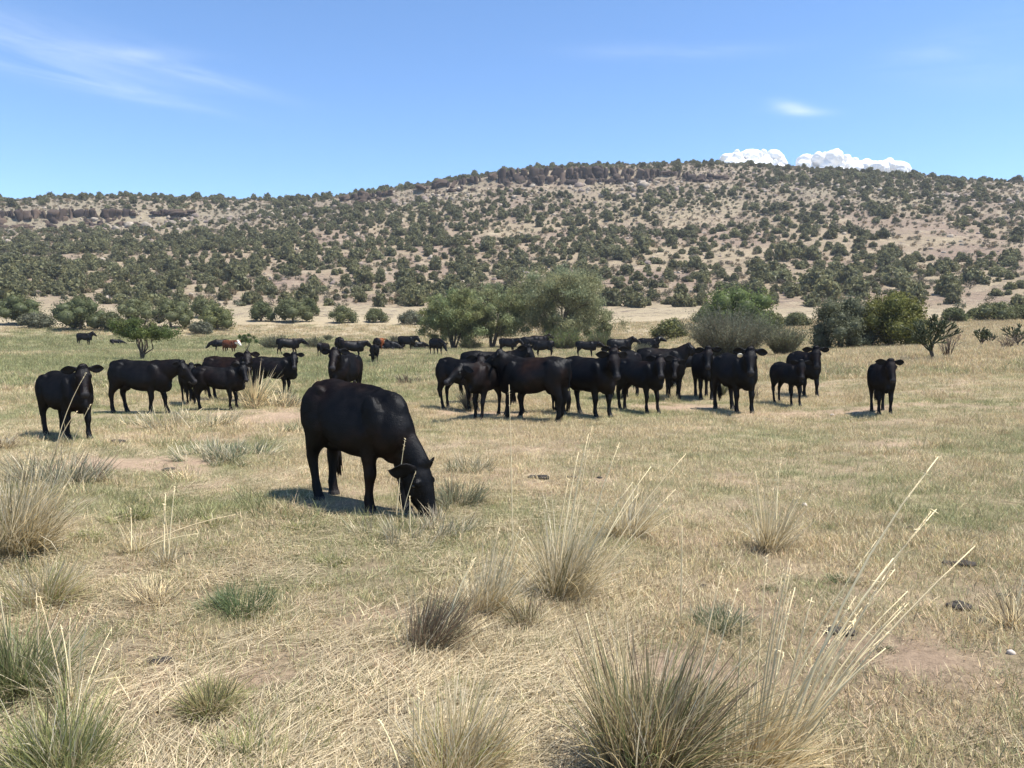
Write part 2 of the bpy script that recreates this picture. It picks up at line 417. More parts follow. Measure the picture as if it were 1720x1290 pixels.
def lobe_points(c, rad, n, r, inner=.62, up_only=False):
    d = r.normal(size=(n, 3)); d /= np.linalg.norm(d, axis=1)[:, None]
    if up_only: d[:, 2] = np.where(d[:, 2] < -.35, -d[:, 2], d[:, 2])
    k = r.uniform(inner, 1.06, n)
    return np.asarray(c) + d * np.asarray(rad) * k[:, None], d
def crown(lobes, n_per, ln, wd, base, r, var=.28, inner=.6, core=True, hang=0, yellow=0.25):
    """lobes [(centre, radii)]: leaves through each lobe's outer layer, over an uneven dark-wooded inside of the same leaves"""
    S = Soup(); base = np.asarray(base)
    for c, rad in lobes:
        n = max(6, int(n_per * (np.mean(rad) / np.mean([q[1] for q in lobes])) ** 2))
        P, d = lobe_points(c, rad, n, r, inner)
        V, F = leaf_quads(P, d, ln, wd, r, hang)
        tone = base * (1 + r.normal(0, var * .5)) * (1 + np.array([.5, .25, -.1]) * r.uniform(-.2, 1) * yellow)
        cc = np.repeat(tone * (1 + r.normal(0, var, (n, 1))).clip(.45, 1.7), 4, 0)
        S.add(V, F, cc)
        if core:
            V, F = ICO[1]; V = V * np.asarray(rad) * .66 * r.uniform(.85, 1.1, (len(V), 1)) + np.asarray(c); S.add(V, F, base)
    return S
def juniper_lobes(w, h, r, n=9):
    """a rounded many-lobed juniper: broad skirt near the ground, narrower top"""
    L_ = []
    for i in range(n):
        f = (i + .5) / n; a = i * 2.4 + r.uniform(-.5, .5)
        zz = h * (.22 + .58 * f ** .9); rr = w * .5 * (1 - .62 * f ** 1.6) * r.uniform(.45, .75)
        q = w * r.uniform(.20, .29) * (1 - .35 * f)
        L_.append(((rr * math.cos(a), rr * math.sin(a), zz), (q, q, q * r.uniform(.8, 1.25) * min(1.2, h / w + .3))))
    L_.append(((0, 0, h * .45), (w * .3, w * .3, h * .36)))
    L_.append(((r.uniform(-.1, .1) * w, r.uniform(-.1, .1) * w, h * .80), (w * .17, w * .17, h * .2)))
    return L_
def bush_lobes(w, h, n=16, low=.10):
    def f(r):
        L_ = []
        for i in range(n):
            k = (i + .5) / n; a = i * 2.4 + r.uniform(-.5, .5); zz = h * (low + .72 * k); rr = w * .5 * math.sqrt(max(.05, 1 - (k * .9) ** 2.2)) * r.uniform(.55, .82)
            q = w * r.uniform(.13, .21); L_.append(((rr * math.cos(a), rr * math.sin(a), zz), (q, q, q * r.uniform(.8, 1.15))))
        L_.append(((0, 0, h * .42), (w * .34, w * .34, h * .40))); return L_
    return f
def trunk_mesh(h, rad, r, stems=2, spread=.35, col=(.16, .12, .09)):
    S = Soup()
    for i in range(stems):
        a = r.uniform(0, 2 * PI); d = np.array([math.cos(a), math.sin(a), 0]) * spread * h
        p = [np.array([0, 0, -.1]) + d * .08, d * .25 + (0, 0, h * .3), d * .6 + (0, 0, h * .65) + r.normal(size=3) * .03 * h, d + (0, 0, h)]
        S.add(*tube(p, [rad, rad * .8, rad * .55, rad * .25], 6), col)
    return S.mesh('trunk', M_BARK, True)

JUN = np.array([.165, .166, .084])
def juniper_proto(k, n_per, ln):
    r = np.random.default_rng(100 + k); w = r.uniform(.92, 1.1); h = r.uniform(.62, .98)
    return crown(juniper_lobes(w, h, r, 8 + k % 3), n_per, ln, ln * .55, JUN * r.uniform(.85, 1.2), r, yellow=.3)
# hillside junipers: crown reaching the ground, unit size, in ten shapes
HILL_J = []
for k in range(10):
    S = juniper_proto(k, 60, .16)
    V, F = tube([(0, 0, -.25), (.02, 0, .1), (0, .03, .4)], [.05, .04, .02], 5); S.add(V, F, (.12, .09, .07))
    HILL_J.append(S.mesh('juniper_crown', M_LEAF))

# where junipers grow on the hill
def hill_density(X, Y):
    r = np.hypot(X, Y); a = np.degrees(np.arctan2(X, Y))
    d = .64 + (fbm(X / 38, Y / 38, 81, 4) - .5) * 2.0 + (fbm(X / 12, Y / 12, 82, 2) - .5) * .5
    d = d + .16 * (1 - sstep(-6, 8, a)) * sstep(185, 230, r)
    right = sstep(5, 13, a)
    d = d - .28 * right * sstep(220, 260, r) * (1 - sstep(360, 400, r)) + .12 * right * sstep(390, 420, r)
    d = d - .25 * (1 - sstep(180, 215, r))
    d = d - 1.6 * np.exp(-((r - 439) / 10) ** 2) * ((np.abs(a + 27) < 9) | (np.abs(a - 1) < 15))        # the bare rim rock
    d = d - .4 * np.exp(-((r - 468) / 14) ** 2) * (np.abs(a + 30) < 12)
    return d
def poisson_cells(cell, rmin, rmax, amax, seed):
    r = np.random.default_rng(seed); xs = np.arange(-rmax, rmax, cell); gx, gy = np.meshgrid(xs, np.arange(0, rmax, cell))
    X = (gx + r.uniform(0, cell, gx.shape)).ravel(); Y = (gy + r.uniform(0, cell, gx.shape)).ravel()
    q = np.hypot(X, Y); a = np.degrees(np.arctan2(X, Y)); m = (q > rmin) & (q < rmax) & (np.abs(a) < amax)
    return X[m], Y[m], r
X, Y, r_ = poisson_cells(3.95, 172, 515, 47, 5)
keep = r_.uniform(0, 1, len(X)) < hill_density(X, Y); X, Y = X[keep], Y[keep]
# the skyline row
ra = r_.uniform(-46, 46, 420); rq = r_.uniform(492, 512, 420)
X = np.concatenate([X, rq * np.sin(np.radians(ra))]); Y = np.concatenate([Y, rq * np.cos(np.radians(ra))])
rr_ = np.hypot(X, Y); Zh = zf(X, Y)
size = r_.lognormal(math.log(2.5), .46, len(X)).clip(1.5, 6.4) * (1 - .12 * sstep(300, 420, rr_)) * np.where(rr_ > 488, .95, 1)
rot = r_.uniform(0, 2 * PI, len(X)); var = r_.integers(0, 10, len(X))
PX, PY = to_px(X, Y, Zh)
HIDE = [(1165, 1315, 470, 540), (700, 1030, 470, 590), (1365, 1545, 490, 590)]
vis = (PX > -5) & (PX < 1725)
for (a, b, c, d) in HIDE: vis &= ~((PX > a) & (PX < b) & (PY > c) & (PY < d))
score = np.where(vis, size / rr_, 0); order = np.argsort(-score); big = order[:285]
HILL_TINT = (0.95 + r_.normal(0, .16, len(X))).clip(.6, 1.4)
for i in big:
    s = size[i]
    o = link('juniper', HILL_J[var[i]], None, (X[i], Y[i], Zh[i] - .12 * s), rot[i], (s, s, s * r_.uniform(.85, 1.15)))
    bearing = math.degrees(math.atan2(X[i], Y[i])); low = rr_[i] < 212
    where = next(t for lim, t in ((-20, 'under the left hill\'s rock band'), (-12, 'under the left hill, towards the saddle'), (-5, 'under the saddle, left of the willow thicket'), (5, 'straight behind the willow thicket'), (14, 'between the willow thicket and the twin bushes'), (24, 'behind the twin bushes'), (99, 'at the right end, past the cholla cactus')) if bearing < lim)
    tier = 'at the foot of the slope' if low else 'up the slope'
    tag(o, 'rounded juniper %s, %s' % (tier, where), 'juniper', 'junipers %s %s' % (tier, where))
rest = order[285:]

# ------------------------------------------------------------------ scatter by geometry nodes (ground cover that nobody could count)
def scatter(name, protos, P, rotz, scl, idx, tint, tilt=None, kind='stuff'):
    col = bpy.data.collections.new(name + '_kinds')
    for k, me in enumerate(protos):
        o = bpy.data.objects.new('%s_kind_%02d' % (name, k), me); col.objects.link(o)
    n = len(P); me = bpy.data.meshes.new(name); me.vertices.add(n); me.vertices.foreach_set('co', np.asarray(P, np.float32).ravel())
    rv = np.zeros((n, 3), np.float32); rv[:, 2] = rotz
    if tilt is not None: rv[:, :2] = tilt
    s3 = np.asarray(scl, np.float32); s3 = np.repeat(s3[:, None], 3, 1) if s3.ndim == 1 else s3
    for nm, ty, key, dat in (('rotv', 'FLOAT_VECTOR', 'vector', rv), ('sclv', 'FLOAT_VECTOR', 'vector', s3), ('idx', 'INT', 'value', np.asarray(idx, np.int32))):
        me.attributes.new(nm, ty, 'POINT').data.foreach_set(key, dat.ravel())
    c = np.ones((n, 4), np.float32); c[:, :3] = tint
    me.attributes.new('tint', 'FLOAT_COLOR', 'POINT').data.foreach_set('color', c.ravel())
    o = link(name, me); tag(o, kind=kind)
    ng = bpy.data.node_groups.new(name, 'GeometryNodeTree')
    ng.interface.new_socket('Geometry', in_out='INPUT', socket_type='NodeSocketGeometry'); ng.interface.new_socket('Geometry', in_out='OUTPUT', socket_type='NodeSocketGeometry')
    gi = N(ng, 'NodeGroupInput'); go = N(ng, 'NodeGroupOutput')
    ci = N(ng, 'GeometryNodeCollectionInfo'); ci.inputs['Collection'].default_value = col; ci.inputs['Separate Children'].default_value = True; ci.inputs['Reset Children'].default_value = True
    ip = N(ng, 'GeometryNodeInstanceOnPoints'); ip.inputs['Pick Instance'].default_value = True
    def na(nm, ty):
        q = N(ng, 'GeometryNodeInputNamedAttribute', data_type=ty); q.inputs['Name'].default_value = nm; return q.outputs['Attribute']
    e = N(ng, 'FunctionNodeEulerToRotation'); L(ng, na('rotv', 'FLOAT_VECTOR'), e.inputs[0])
    L(ng, gi.outputs[0], ip.inputs['Points']); L(ng, ci.outputs[0], ip.inputs['Instance']); L(ng, na('idx', 'INT'), ip.inputs['Instance Index'])
    L(ng, e.outputs[0], ip.inputs['Rotation']); L(ng, na('sclv', 'FLOAT_VECTOR'), ip.inputs['Scale']); L(ng, ip.outputs[0], go.inputs[0])
    md = o.modifiers.new('scatter', 'NODES'); md.node_group = ng
    return o
def white(me_soup, name, mat): return me_soup.mesh(name, mat)

HILL_I = []
for k in range(10):
    S = juniper_proto(k, 60, .16); V, F = tube([(0, 0, -.25), (.02, 0, .1), (0, .03, .4)], [.05, .04, .02], 5); S.add(V, F, (.12, .09, .07))
    HILL_I.append(S.mesh('juniper_crown', M_SCRUB_I))
zs = r_.uniform(.85, 1.15, len(rest))
o = scatter('juniper_woodland', HILL_I, np.stack([X[rest], Y[rest], Zh[rest] - .12 * size[rest]], 1), rot[rest], np.stack([size[rest], size[rest], size[rest] * zs], 1), var[rest], HILL_TINT[rest][:, None] * np.ones(3))
o['label'] = 'juniper woodland covering the upper hillside'
# low dull scrub and loose boulders between them
def scrub_proto(k):
    r = np.random.default_rng(300 + k); w = 1.0; h = r.uniform(.5, .75)
    lob = [((r.uniform(-.3, .3), r.uniform(-.3, .3), h * r.uniform(.3, .6)), (.26, .26, h * .4)) for _ in range(5)]
    return crown(lob, 26, .2, .08, (.19, .172, .12), r, core=False, inner=.3).mesh('scrub', M_SCRUB_I)
X2, Y2, r2 = poisson_cells(3.1, 165, 505, 46, 9)
q2 = np.hypot(X2, Y2); p2 = .46 + (fbm(X2 / 20, Y2 / 20, 91, 3) - .5) * 1.4 + .35 * sstep(330, 400, q2) + .3 * sstep(5, 12, np.degrees(np.arctan2(X2, Y2))) * sstep(300, 380, q2); k2 = r2.uniform(0, 1, len(X2)) < p2 * sstep(165, 195, q2); X2, Y2 = X2[k2], Y2[k2]
n2 = len(X2); tn = np.array([[1, 1, 1], [1.15, 1.0, .85], [.75, .85, .75], [1.2, 1.15, 1.2]])[r2.integers(0, 4, n2)] * r2.uniform(.75, 1.2, (n2, 1))
scatter('hillside_scrub', [scrub_proto(k) for k in range(5)], np.stack([X2, Y2, zf(X2, Y2) - .05], 1), r2.uniform(0, 6.3, n2), r2.uniform(.8, 2.6, n2), r2.integers(0, 5, n2), tn)

def boulder(k, sub=2, rough=.28):
    r = np.random.default_rng(500 + k); V, F = ICO[sub]; V = V.copy()
    for _ in range(9):                                            # chop flat faces
        d = r.normal(size=3); d /= np.linalg.norm(d); lim = r.uniform(.55, .85); h = V @ d; V -= np.maximum(h - lim, 0)[:, None] * d
    V += r.normal(0, rough * .06, V.shape)
    return V * np.array([1, r.uniform(.7, 1), r.uniform(.6, .95)]), F
def rock_col(V, r, base): return np.asarray(base) * (1 + r.normal(0, .12, (len(V), 1)))
M_ROCK_I = M_ROCK
BOULD = []
for k in range(5):
    V, F = boulder(k); BOULD.append(mesh_from('boulder', V, F, M_ROCK, False, rock_col(V, r2, (.21, .165, .135) if k % 2 else (.31, .26, .20))))
X3, Y3, r3 = poisson_cells(4.0, 185, 500, 46, 11)
q3 = np.hypot(X3, Y3); p3 = .10 + (fbm(X3 / 16, Y3 / 16, 92, 3) - .5) * 1.3 + .30 * np.exp(-((q3 - 425) / 22) ** 2) + .18 * sstep(330, 430, q3); k3 = r3.uniform(0, 1, len(X3)) < p3; X3, Y3 = X3[k3], Y3[k3]; n3 = len(X3)
scatter('hillside_rocks', BOULD, np.stack([X3, Y3, zf(X3, Y3)], 1), r3.uniform(0, 6.3, n3), r3.lognormal(math.log(.55), .5, n3).clip(.2, 1.7) * (1 + 1.1 * np.exp(-((q3[k3] - 427) / 14) ** 2)), r3.integers(0, 5, n3), np.ones((n3, 3)), tilt=r3.uniform(-.5, .5, (n3, 2)))

# ------------------------------------------------------------------ rim rock cliffs: columns of dark basalt, each block a part
def block_mesh(k):
    r = np.random.default_rng(700 + k); n = 5 + k % 2; a = np.linspace(0, 2 * PI, n, endpoint=False) + r.uniform(-.35, .35, n); rad = r.uniform(.42, .62, n); rings = []
    for zz, sc in ((-.55, 1.1), (-.2, 1.0), (.12, .94 + r.uniform(-.1, .1)), (.40, .98), (.5, .72)):
        q = rad * sc * r.uniform(.9, 1.08, n); rings.append(np.stack([np.cos(a) * q + zz * r.uniform(-.12, .12), np.sin(a) * q, np.full(n, zz) + r.normal(0, .05, n)], 1))
    return loft(rings)
BLOCKS = []
for k in range(10):
    V, F = block_mesh(k); r = np.random.default_rng(k)
    base = [(.052, .037, .029), (.08, .057, .042), (.042, .031, .027), (.11, .078, .056)][k % 4]
    BLOCKS.append(mesh_from('rock', V, F, M_ROCK, False, rock_col(V, r, base)))
def cliff(px0, px1, label, seed, hmul=1.0, base_r=441.5):
    r = np.random.default_rng(seed); m = atd((px0 + px1) / 2, base_r)
    root = link('rock_cliff', None, None, m); tag(root, label, 'cliff', 'dark rock bands under the hill\'s rim')
    px = px0
    while px < px1:
        f = min(1, (px - px0) / 30 + .35, (px1 - px) / 30 + .35); gap = .35 + 1.1 * float(vnoise(px / 26.0, seed * 3.7, 5))
        for lay in range(3):
            w = r.lognormal(math.log(2.7), .5); w = min(max(w, 1.1), 7.5); rr = base_r + r.uniform(-1.6, 1.6) + (lay - 1) * 2.4; p = atd(px + r.uniform(-5, 5), rr)
            lo = atd(px, base_r - 5).z; hi = atd(px, 447).z; full = max(3.0, hi - lo)
            h = max(1.4, full * r.uniform(.5, 1.08) * min(1.05, gap)) * f * hmul * (.35, .8, 1.0)[lay]
            o = link('rock', BLOCKS[r.integers(0, 10)], root, Vector((p.x, p.y, (lo + h * .42) if lay < 2 else (hi - h * .42 + r.uniform(-.4, .7)))) - m, 0, (w * r.uniform(.8, 1.5), w * r.uniform(.7, 1.1), h * 1.15))
            o.rotation_euler = (r.normal(0, .2), r.normal(0, .22), r.uniform(0, 6.3))
        px += r.uniform(1.4, 3.6) * .8 * 1292 / 441
    return root
cliff(-60, 236, 'reddish brown rock band along the left hill, below its skyline', 1, 1.0)
cliff(262, 330, 'broken rock band fading out right of the left hill\'s long one', 2, .7)
cliff(572, 662, 'low rock band where the main hill rises from the saddle', 3, .9)
cliff(700, 812, 'stepped dark rocks left of the main hill\'s longest cliff', 4, .85)
cliff(826, 1108, 'longest dark cliff, under the skyline of the main hill', 5, 1.1)
cliff(1116, 1216, 'dark rocks at the right end of the main hill\'s cliff line', 6, .95)

# ------------------------------------------------------------------ trees and bushes standing on the pasture
def place_tree(name, px, r, w, h, label, cat, tone, seed, group=None, n_per=240, leaf=.16, stems=3, lobes=None, y=None, yellow=.3, core=True, flat=None, inner=.6):
    g = atd(px, r); rg = np.random.default_rng(seed)
    root = link(name, None, None, (g.x, g.y, g.z), 0); tag(root, label, cat, group)
    link('trunk', trunk_mesh(h * .62, max(.06, w * .028), rg, stems, .30), root)
    lb = lobes(rg) if lobes else juniper_lobes(w, h, rg, 11)
    link('crown', crown(lb, n_per, leaf, leaf * .5, tone, rg, yellow=yellow, core=core, inner=inner).mesh('crown', M_LEAF), root)
    return root
GJ = 'junipers in a row at the foot of the left hill'; GM = 'junipers at the foot of the main hill'
J1 = (.115, .132, .06); J2 = (.135, .146, .068); J3 = (.14, .15, .06); JG = (.14, .145, .095)
for (px, r, w, h, tone, seed, lab, grp) in (
    (35, 140, 8.5, 4.6, J1, 1, 'broad dark juniper at the left edge, foot of the left hill', GJ),
    (62, 134, 5.2, 2.2, JG, 2, 'low grey-green bush below the leftmost broad juniper', GJ),
    (135, 130, 8.6, 5.0, J1, 3, 'darkest, biggest juniper of the left row', GJ),
    (188, 128, 4.2, 3.0, J2, 4, 'small juniper against the right side of the biggest left one', GJ),
    (232, 146, 7.0, 4.0, J2, 5, 'juniper behind the bare-stemmed green tree', GJ),
    (290, 132, 8.0, 4.8, J2, 6, 'juniper just right of the bare-stemmed green tree', GJ),
    (345, 150, 7.0, 3.6, J2, 7, 'dull juniper behind the smooth dome-shaped one', GJ),
    (366, 128, 6.8, 3.9, J3, 8, 'smooth dome-shaped light green juniper', GJ),
    (338, 122, 3.2, 2.0, JG, 9, 'small grey bush in front of the dome-shaped juniper', GJ),
    (440, 142, 4.8, 3.6, J1, 10, 'juniper right of the dome-shaped one', GJ),
    (492, 140, 7.8, 4.2, J2, 11, 'wide juniper clump with a pointed top, right part of the left row', GJ),
    (522, 152, 3.6, 3.4, J1, 12, 'upright dark juniper behind the wide pointed clump', GJ),
    (575, 138, 5.2, 3.0, J2, 13, 'low juniper near the pale meadow, left half', GJ),
    (632, 140, 4.6, 2.5, J2, 14, 'flat-topped juniper left of the willow thicket\'s meadow', GJ),
    (690, 136, 5.0, 2.4, JG, 15, 'greyish bush touching the willow thicket from the left', GJ),
    (1125, 96, 4.4, 2.5, J3, 16, 'bright green low juniper between thicket and twin bushes', GM),
    (1188, 120, 5, 3.0, J2, 17, 'small juniper at the left foot of the tall bright one', GM),
    (1290, 104, 4.2, 2.6, J3, 18, 'low green juniper right of the tall bright one', GM),
    (1335, 112, 3.6, 2.0, J2, 19, 'small juniper between the tall bright one and the twin bushes', GM),
    (1600, 118, 4.0, 2.0, J1, 20, 'dark low juniper behind the cholla cactus', GM),
    (1640, 128, 3.2, 1.7, J1, 21, 'dark low juniper right of the one behind the cholla', GM),
    (1668, 122, 6.2, 2.4, J2, 22, 'wide low juniper hedge-like, near the right edge', GM),
    (1716, 124, 4.4, 2.0, J2, 23, 'juniper cut by the right edge of the frame', GM)):
    place_tree('juniper', px, r, w, h, lab, 'juniper', tone, seed, grp, 230, .30, 2)
place_tree('juniper', 1238, 92, 10.0, 5.6, 'tall bright green juniper behind the grey feathery bush', 'juniper', (.115, .15, .05), 31, None, 420, .30, 3, yellow=.2, lobes=bush_lobes(10.0, 5.6))
place_tree('juniper', 1494, 60, 5.4, 3.2, 'dense olive green juniper, right one of the twin bushes', 'juniper', (.125, .132, .04), 32, None, 700, .17, 3, yellow=.3, lobes=bush_lobes(5.4, 4.0, 22, .04))
place_tree('shrub', 1412, 59, 4.6, 3.2, 'grey-green bush, left one of the twin bushes', 'shrub', (.145, .155, .092), 33, None, 800, .15, 4, yellow=.1, inner=.4, lobes=bush_lobes(4.6, 4.1, 22, .04))

# feathery bushes: hundreds of thin upright twigs fanning from the base
def blades(base, az_, lean, length, bend, width, r, segs=3, face=None):
    """tapered curved strips; all arguments per blade. lean = angle from upright at the foot, bend = extra angle at the tip"""
    n = len(base); ts = np.linspace(0, 1, segs + 1)
    d = np.stack([np.sin(az_), np.cos(az_)], 1); P = [np.array(base, float)]
    for k in range(segs):
        th = lean + bend * (ts[k] + ts[k + 1]) / 2; st = length / segs
        q = P[-1].copy(); q[:, :2] += d * (np.sin(th) * st)[:, None]; q[:, 2] += np.cos(th) * st; P.append(q)
    fa = r.uniform(0, PI, n) if face is None else face
    w = np.stack([np.cos(fa), np.sin(fa), np.zeros(n)], 1) * (np.broadcast_to(width, (n,)) * .5)[:, None]
    V = []
    for k in range(segs): f = 1 - .55 * ts[k] ** 1.5; V += [P[k] - w * f, P[k] + w * f]
    V.append(P[-1]); V = np.stack(V, 1); m = V.shape[1]
    o = (np.arange(n) * m)[:, None]
    Q = np.concatenate([o + np.array([[2 * k, 2 * k + 1, 2 * k + 3, 2 * k + 2]]) for k in range(segs - 1)])
    T = o + np.array([[2 * segs - 2, 2 * segs - 1, 2 * segs]])
    return V.reshape(-1, 3), [Q, T], np.tile(np.concatenate([np.repeat(ts[:-1], 2), [1]]), n), m
def broom(px, r, w, h, tone, seed, label, n=900, name='shrub', leafy=10, wid=.03):
    g = atd(px, r); rg = np.random.default_rng(seed); root = link(name, None, None, (g.x, g.y, g.z)); tag(root, label, 'shrub', None)
    a = rg.uniform(0, 2 * PI, n); q = np.sqrt(rg.uniform(0, 1, n)); b = np.stack([np.cos(a) * q * w * .16, np.sin(a) * q * w * .16, np.zeros(n) - .05], 1)
    az_ = np.arctan2(b[:, 0], b[:, 1]) + rg.normal(0, .5, n); ln = h * rg.uniform(.6, 1.08, n) * (1 - .10 * q)
    V, F, t, m = blades(b, az_, q * math.atan(w / h * .62) + rg.normal(0, .07, n), ln, rg.uniform(.05, .45, n), wid * .8, rg, 4)
    S = Soup(); S.add(V, F, np.array([.15, .13, .09])); link('stems', S.mesh('stems', M_LEAF), root)
    S = Soup(); Vt = V.reshape(n, m, 3); L_ = []
    for k in range(leafy):
        f = rg.uniform(.25, 1, n); i0 = np.minimum((f * 4).astype(int), 3); fr = f * 4 - i0
        idx0 = np.minimum(i0 * 2, m - 1); idx1 = np.minimum((i0 + 1) * 2, m - 1)
        L_.append(Vt[np.arange(n), idx0] * (1 - fr)[:, None] + Vt[np.arange(n), idx1] * fr[:, None] + rg.normal(0, .03, (n, 3)))
    P = np.concatenate(L_); nn = rg.normal(size=P.shape)
    V, F = leaf_quads(P, nn, .17, .035, rg, hang=-1.2)
    cl = np.clip(1 + (fbm(P[:, 0] * 1.2 + seed, P[:, 2] * 1.2 + P[:, 1], 3, 3) - .5) * 1.6, .5, 1.6)[:, None]
    S.add(V, F, np.repeat(np.asarray(tone) * cl * rg.uniform(.7, 1.3, (len(P), 1)), 4, 0)); link('foliage', S.mesh('foliage', M_LEAF), root)
    return root
broom(1224, 47, 5.2, 3.6, (.145, .15, .098), 41, 'big grey-green feathery bush behind the ear-tagged cow', 1200, leafy=16)
broom(1316, 49, 2.4, 2.2, (.135, .145, .082), 42, 'smaller feathery bush right of the big grey-green one', 500, leafy=12)
broom(464, 88, 4.4, 1.9, (.10, .115, .062), 43, 'grassy grey-green bush beyond the far walking cow', 600, leafy=10, wid=.05)
broom(528, 92, 3.4, 1.6, (.10, .11, .06), 44, 'low grey-green bush right of the grassy one, on the dry meadow', 400, leafy=8, wid=.05)
broom(552, 108, 1.3, 1.0, (.09, .105, .05), 45, 'tiny bush on the dry meadow, above the low grey-green one', 150, leafy=8, wid=.05)
broom(663, 104, 1.3, 1.1, (.10, .11, .07), 46, 'lone small round bush on the dry meadow', 150, leafy=8, wid=.05)
broom(668, 84, 1.7, 1.3, (.12, .12, .08), 47, 'thin twiggy bush over the far lying cows', 120, leafy=5, wid=.04)
broom(1078, 62, 1.3, 1.2, (.125, .13, .085), 48, 'small pale bush on the dry slope above the solitary cow', 200, leafy=8)
broom(948, 80, 4.2, 2.6, (.13, .165, .055), 49, 'bright green round bush at the right foot of the willow thicket', 700, leafy=14, wid=.04)
broom(1004, 80, 3.0, 2.2, (.11, .135, .05), 50, 'yellow-green bush ending the willow thicket on the right', 500, leafy=12, wid=.04)
broom(790, 82, 3.0, 1.5, (.075, .09, .035), 51, 'dark low bush under the willow thicket, beside its bare trunks', 400, leafy=10, wid=.04)

def big_tree(px, r, w, h, seed, label, tone, nst=6, ncl=70, leafn=170, bare=.28, leaf=(.34, .075), name='willow_tree', cat='tree', hang=.9, group=None, spread=1.0):
    """several leaning stems, forked limbs, foliage in loose hanging clusters round the limb ends"""
    g = atd(px, r); rg = np.random.default_rng(seed); root = link(name, None, None, (g.x, g.y, g.z)); tag(root, label, cat, group)
    S = Soup(); ends = []
    for i in range(nst):
        a = i * 2 * PI / nst + rg.uniform(-.4, .4); k = rg.uniform(.35, 1) * spread; d = np.array([math.cos(a), math.sin(a), 0]) * w * .30 * k
        top = d + np.array([0, 0, h * rg.uniform(.5, .74)]); mid = d * .42 + np.array([0, 0, h * .30]) + rg.normal(0, .15, 3)
        r0 = w * .016 * rg.uniform(.8, 1.2)
        S.add(*tube([d * .05 + (0, 0, -.15), d * .2 + (0, 0, h * .12), mid, top], [r0, r0 * .85, r0 * .62, r0 * .3], 6), (.10, .08, .062))
        for j in range(4):
            f = rg.uniform(.35, 1); b = mid * (1 - f) + top * f; a2 = a + rg.normal(0, .9); q = w * rg.uniform(.10, .24)
            e = b + np.array([math.cos(a2) * q, math.sin(a2) * q, h * rg.uniform(-.02, .24)])
            S.add(*tube([b, (b + e) / 2 + (0, 0, .1), e], [r0 * .42, r0 * .28, r0 * .1], 5), (.11, .09, .068)); ends.append(e)
            for _ in range(2):
                e2 = e + rg.normal(0, 1, 3) * np.array([w * .09, w * .09, h * .06]); S.add(*tube([(b + e) / 2, e2], [r0 * .22, r0 * .06], 4), (.11, .09, .068)); ends.append(e2)
    link('trunk', S.mesh('trunk', M_BARK, True), root)
    ends = np.array(ends); S = Soup()
    for c in range(ncl):
        if c % 3 == 0: e = ends[rg.integers(0, len(ends))] + rg.normal(0, 1, 3) * np.array([w * .055, w * .055, h * .05])
        else:
            dd = rg.normal(size=3); dd /= np.linalg.norm(dd); e = np.array([0, 0, h * .5]) + dd * np.array([w * .5, w * .5, h * .47]) * rg.uniform(.45, .92)
        u = e / np.array([w * .5, w * .5, h]); rad = math.hypot(u[0], u[1])
        lim = math.sqrt(max(0, 1 - min(1, rad) ** 2.4)); e[2] = min(e[2], h * (.28 + .66 * lim))
        if e[2] < h * bare: e[2] = h * (bare + rg.uniform(0, .12))
        q = rg.uniform(.07, .125) * w; n = int(leafn * rg.uniform(.6, 1.3))
        P, dd = lobe_points(e, (q, q, q * rg.uniform(.65, .95)), n, rg, .15)
        V, F = leaf_quads(P, dd, leaf[0], leaf[1], rg, hang)
        tn = np.asarray(tone) * (1 + rg.normal(0, .16)) * (1 + np.array([.35, .15, 0]) * rg.uniform(-.3, .6))
        S.add(V, F, np.repeat(tn * rg.uniform(.65, 1.35, (n, 1)), 4, 0))
    link('crown', S.mesh('crown', M_LEAF), root)
    return root
GW = 'trees of the willow thicket'
big_tree(938, 88, 11.6, 9.9, 61, 'tallest, roundest tree of the thicket, its right half', (.235, .25, .135), 8, 290, 210, .10, group=GW)
big_tree(826, 86, 8.4, 7.6, 62, 'tree with bare dark stems in the middle of the thicket', (.23, .25, .12), 6, 180, 200, .20, group=GW)
big_tree(762, 84, 7.6, 7.0, 63, 'dense darker tree with low foliage, left end of the thicket', (.205, .23, .10), 7, 210, 220, .05, group=GW)
big_tree(1004, 94, 4.8, 5.2, 64, 'slim paler tree leaning out of the thicket\'s right edge', (.145, .16, .082), 4, 50, 170, .10, group=GW)
big_tree(240, 56, 4.3, 3.4, 65, 'green tree with bare fanned stems standing in the left meadow', (.10, .13, .042), 11, 70, 200, .48, (.17, .06), 'mesquite_tree', 'tree', .2, spread=.7)
big_tree(415, 76, 1.9, 2.5, 66, 'small bright green sapling beyond the white-faced cow', (.085, .125, .04), 4, 18, 150, .40, (.14, .06), 'sapling', 'tree', .2)
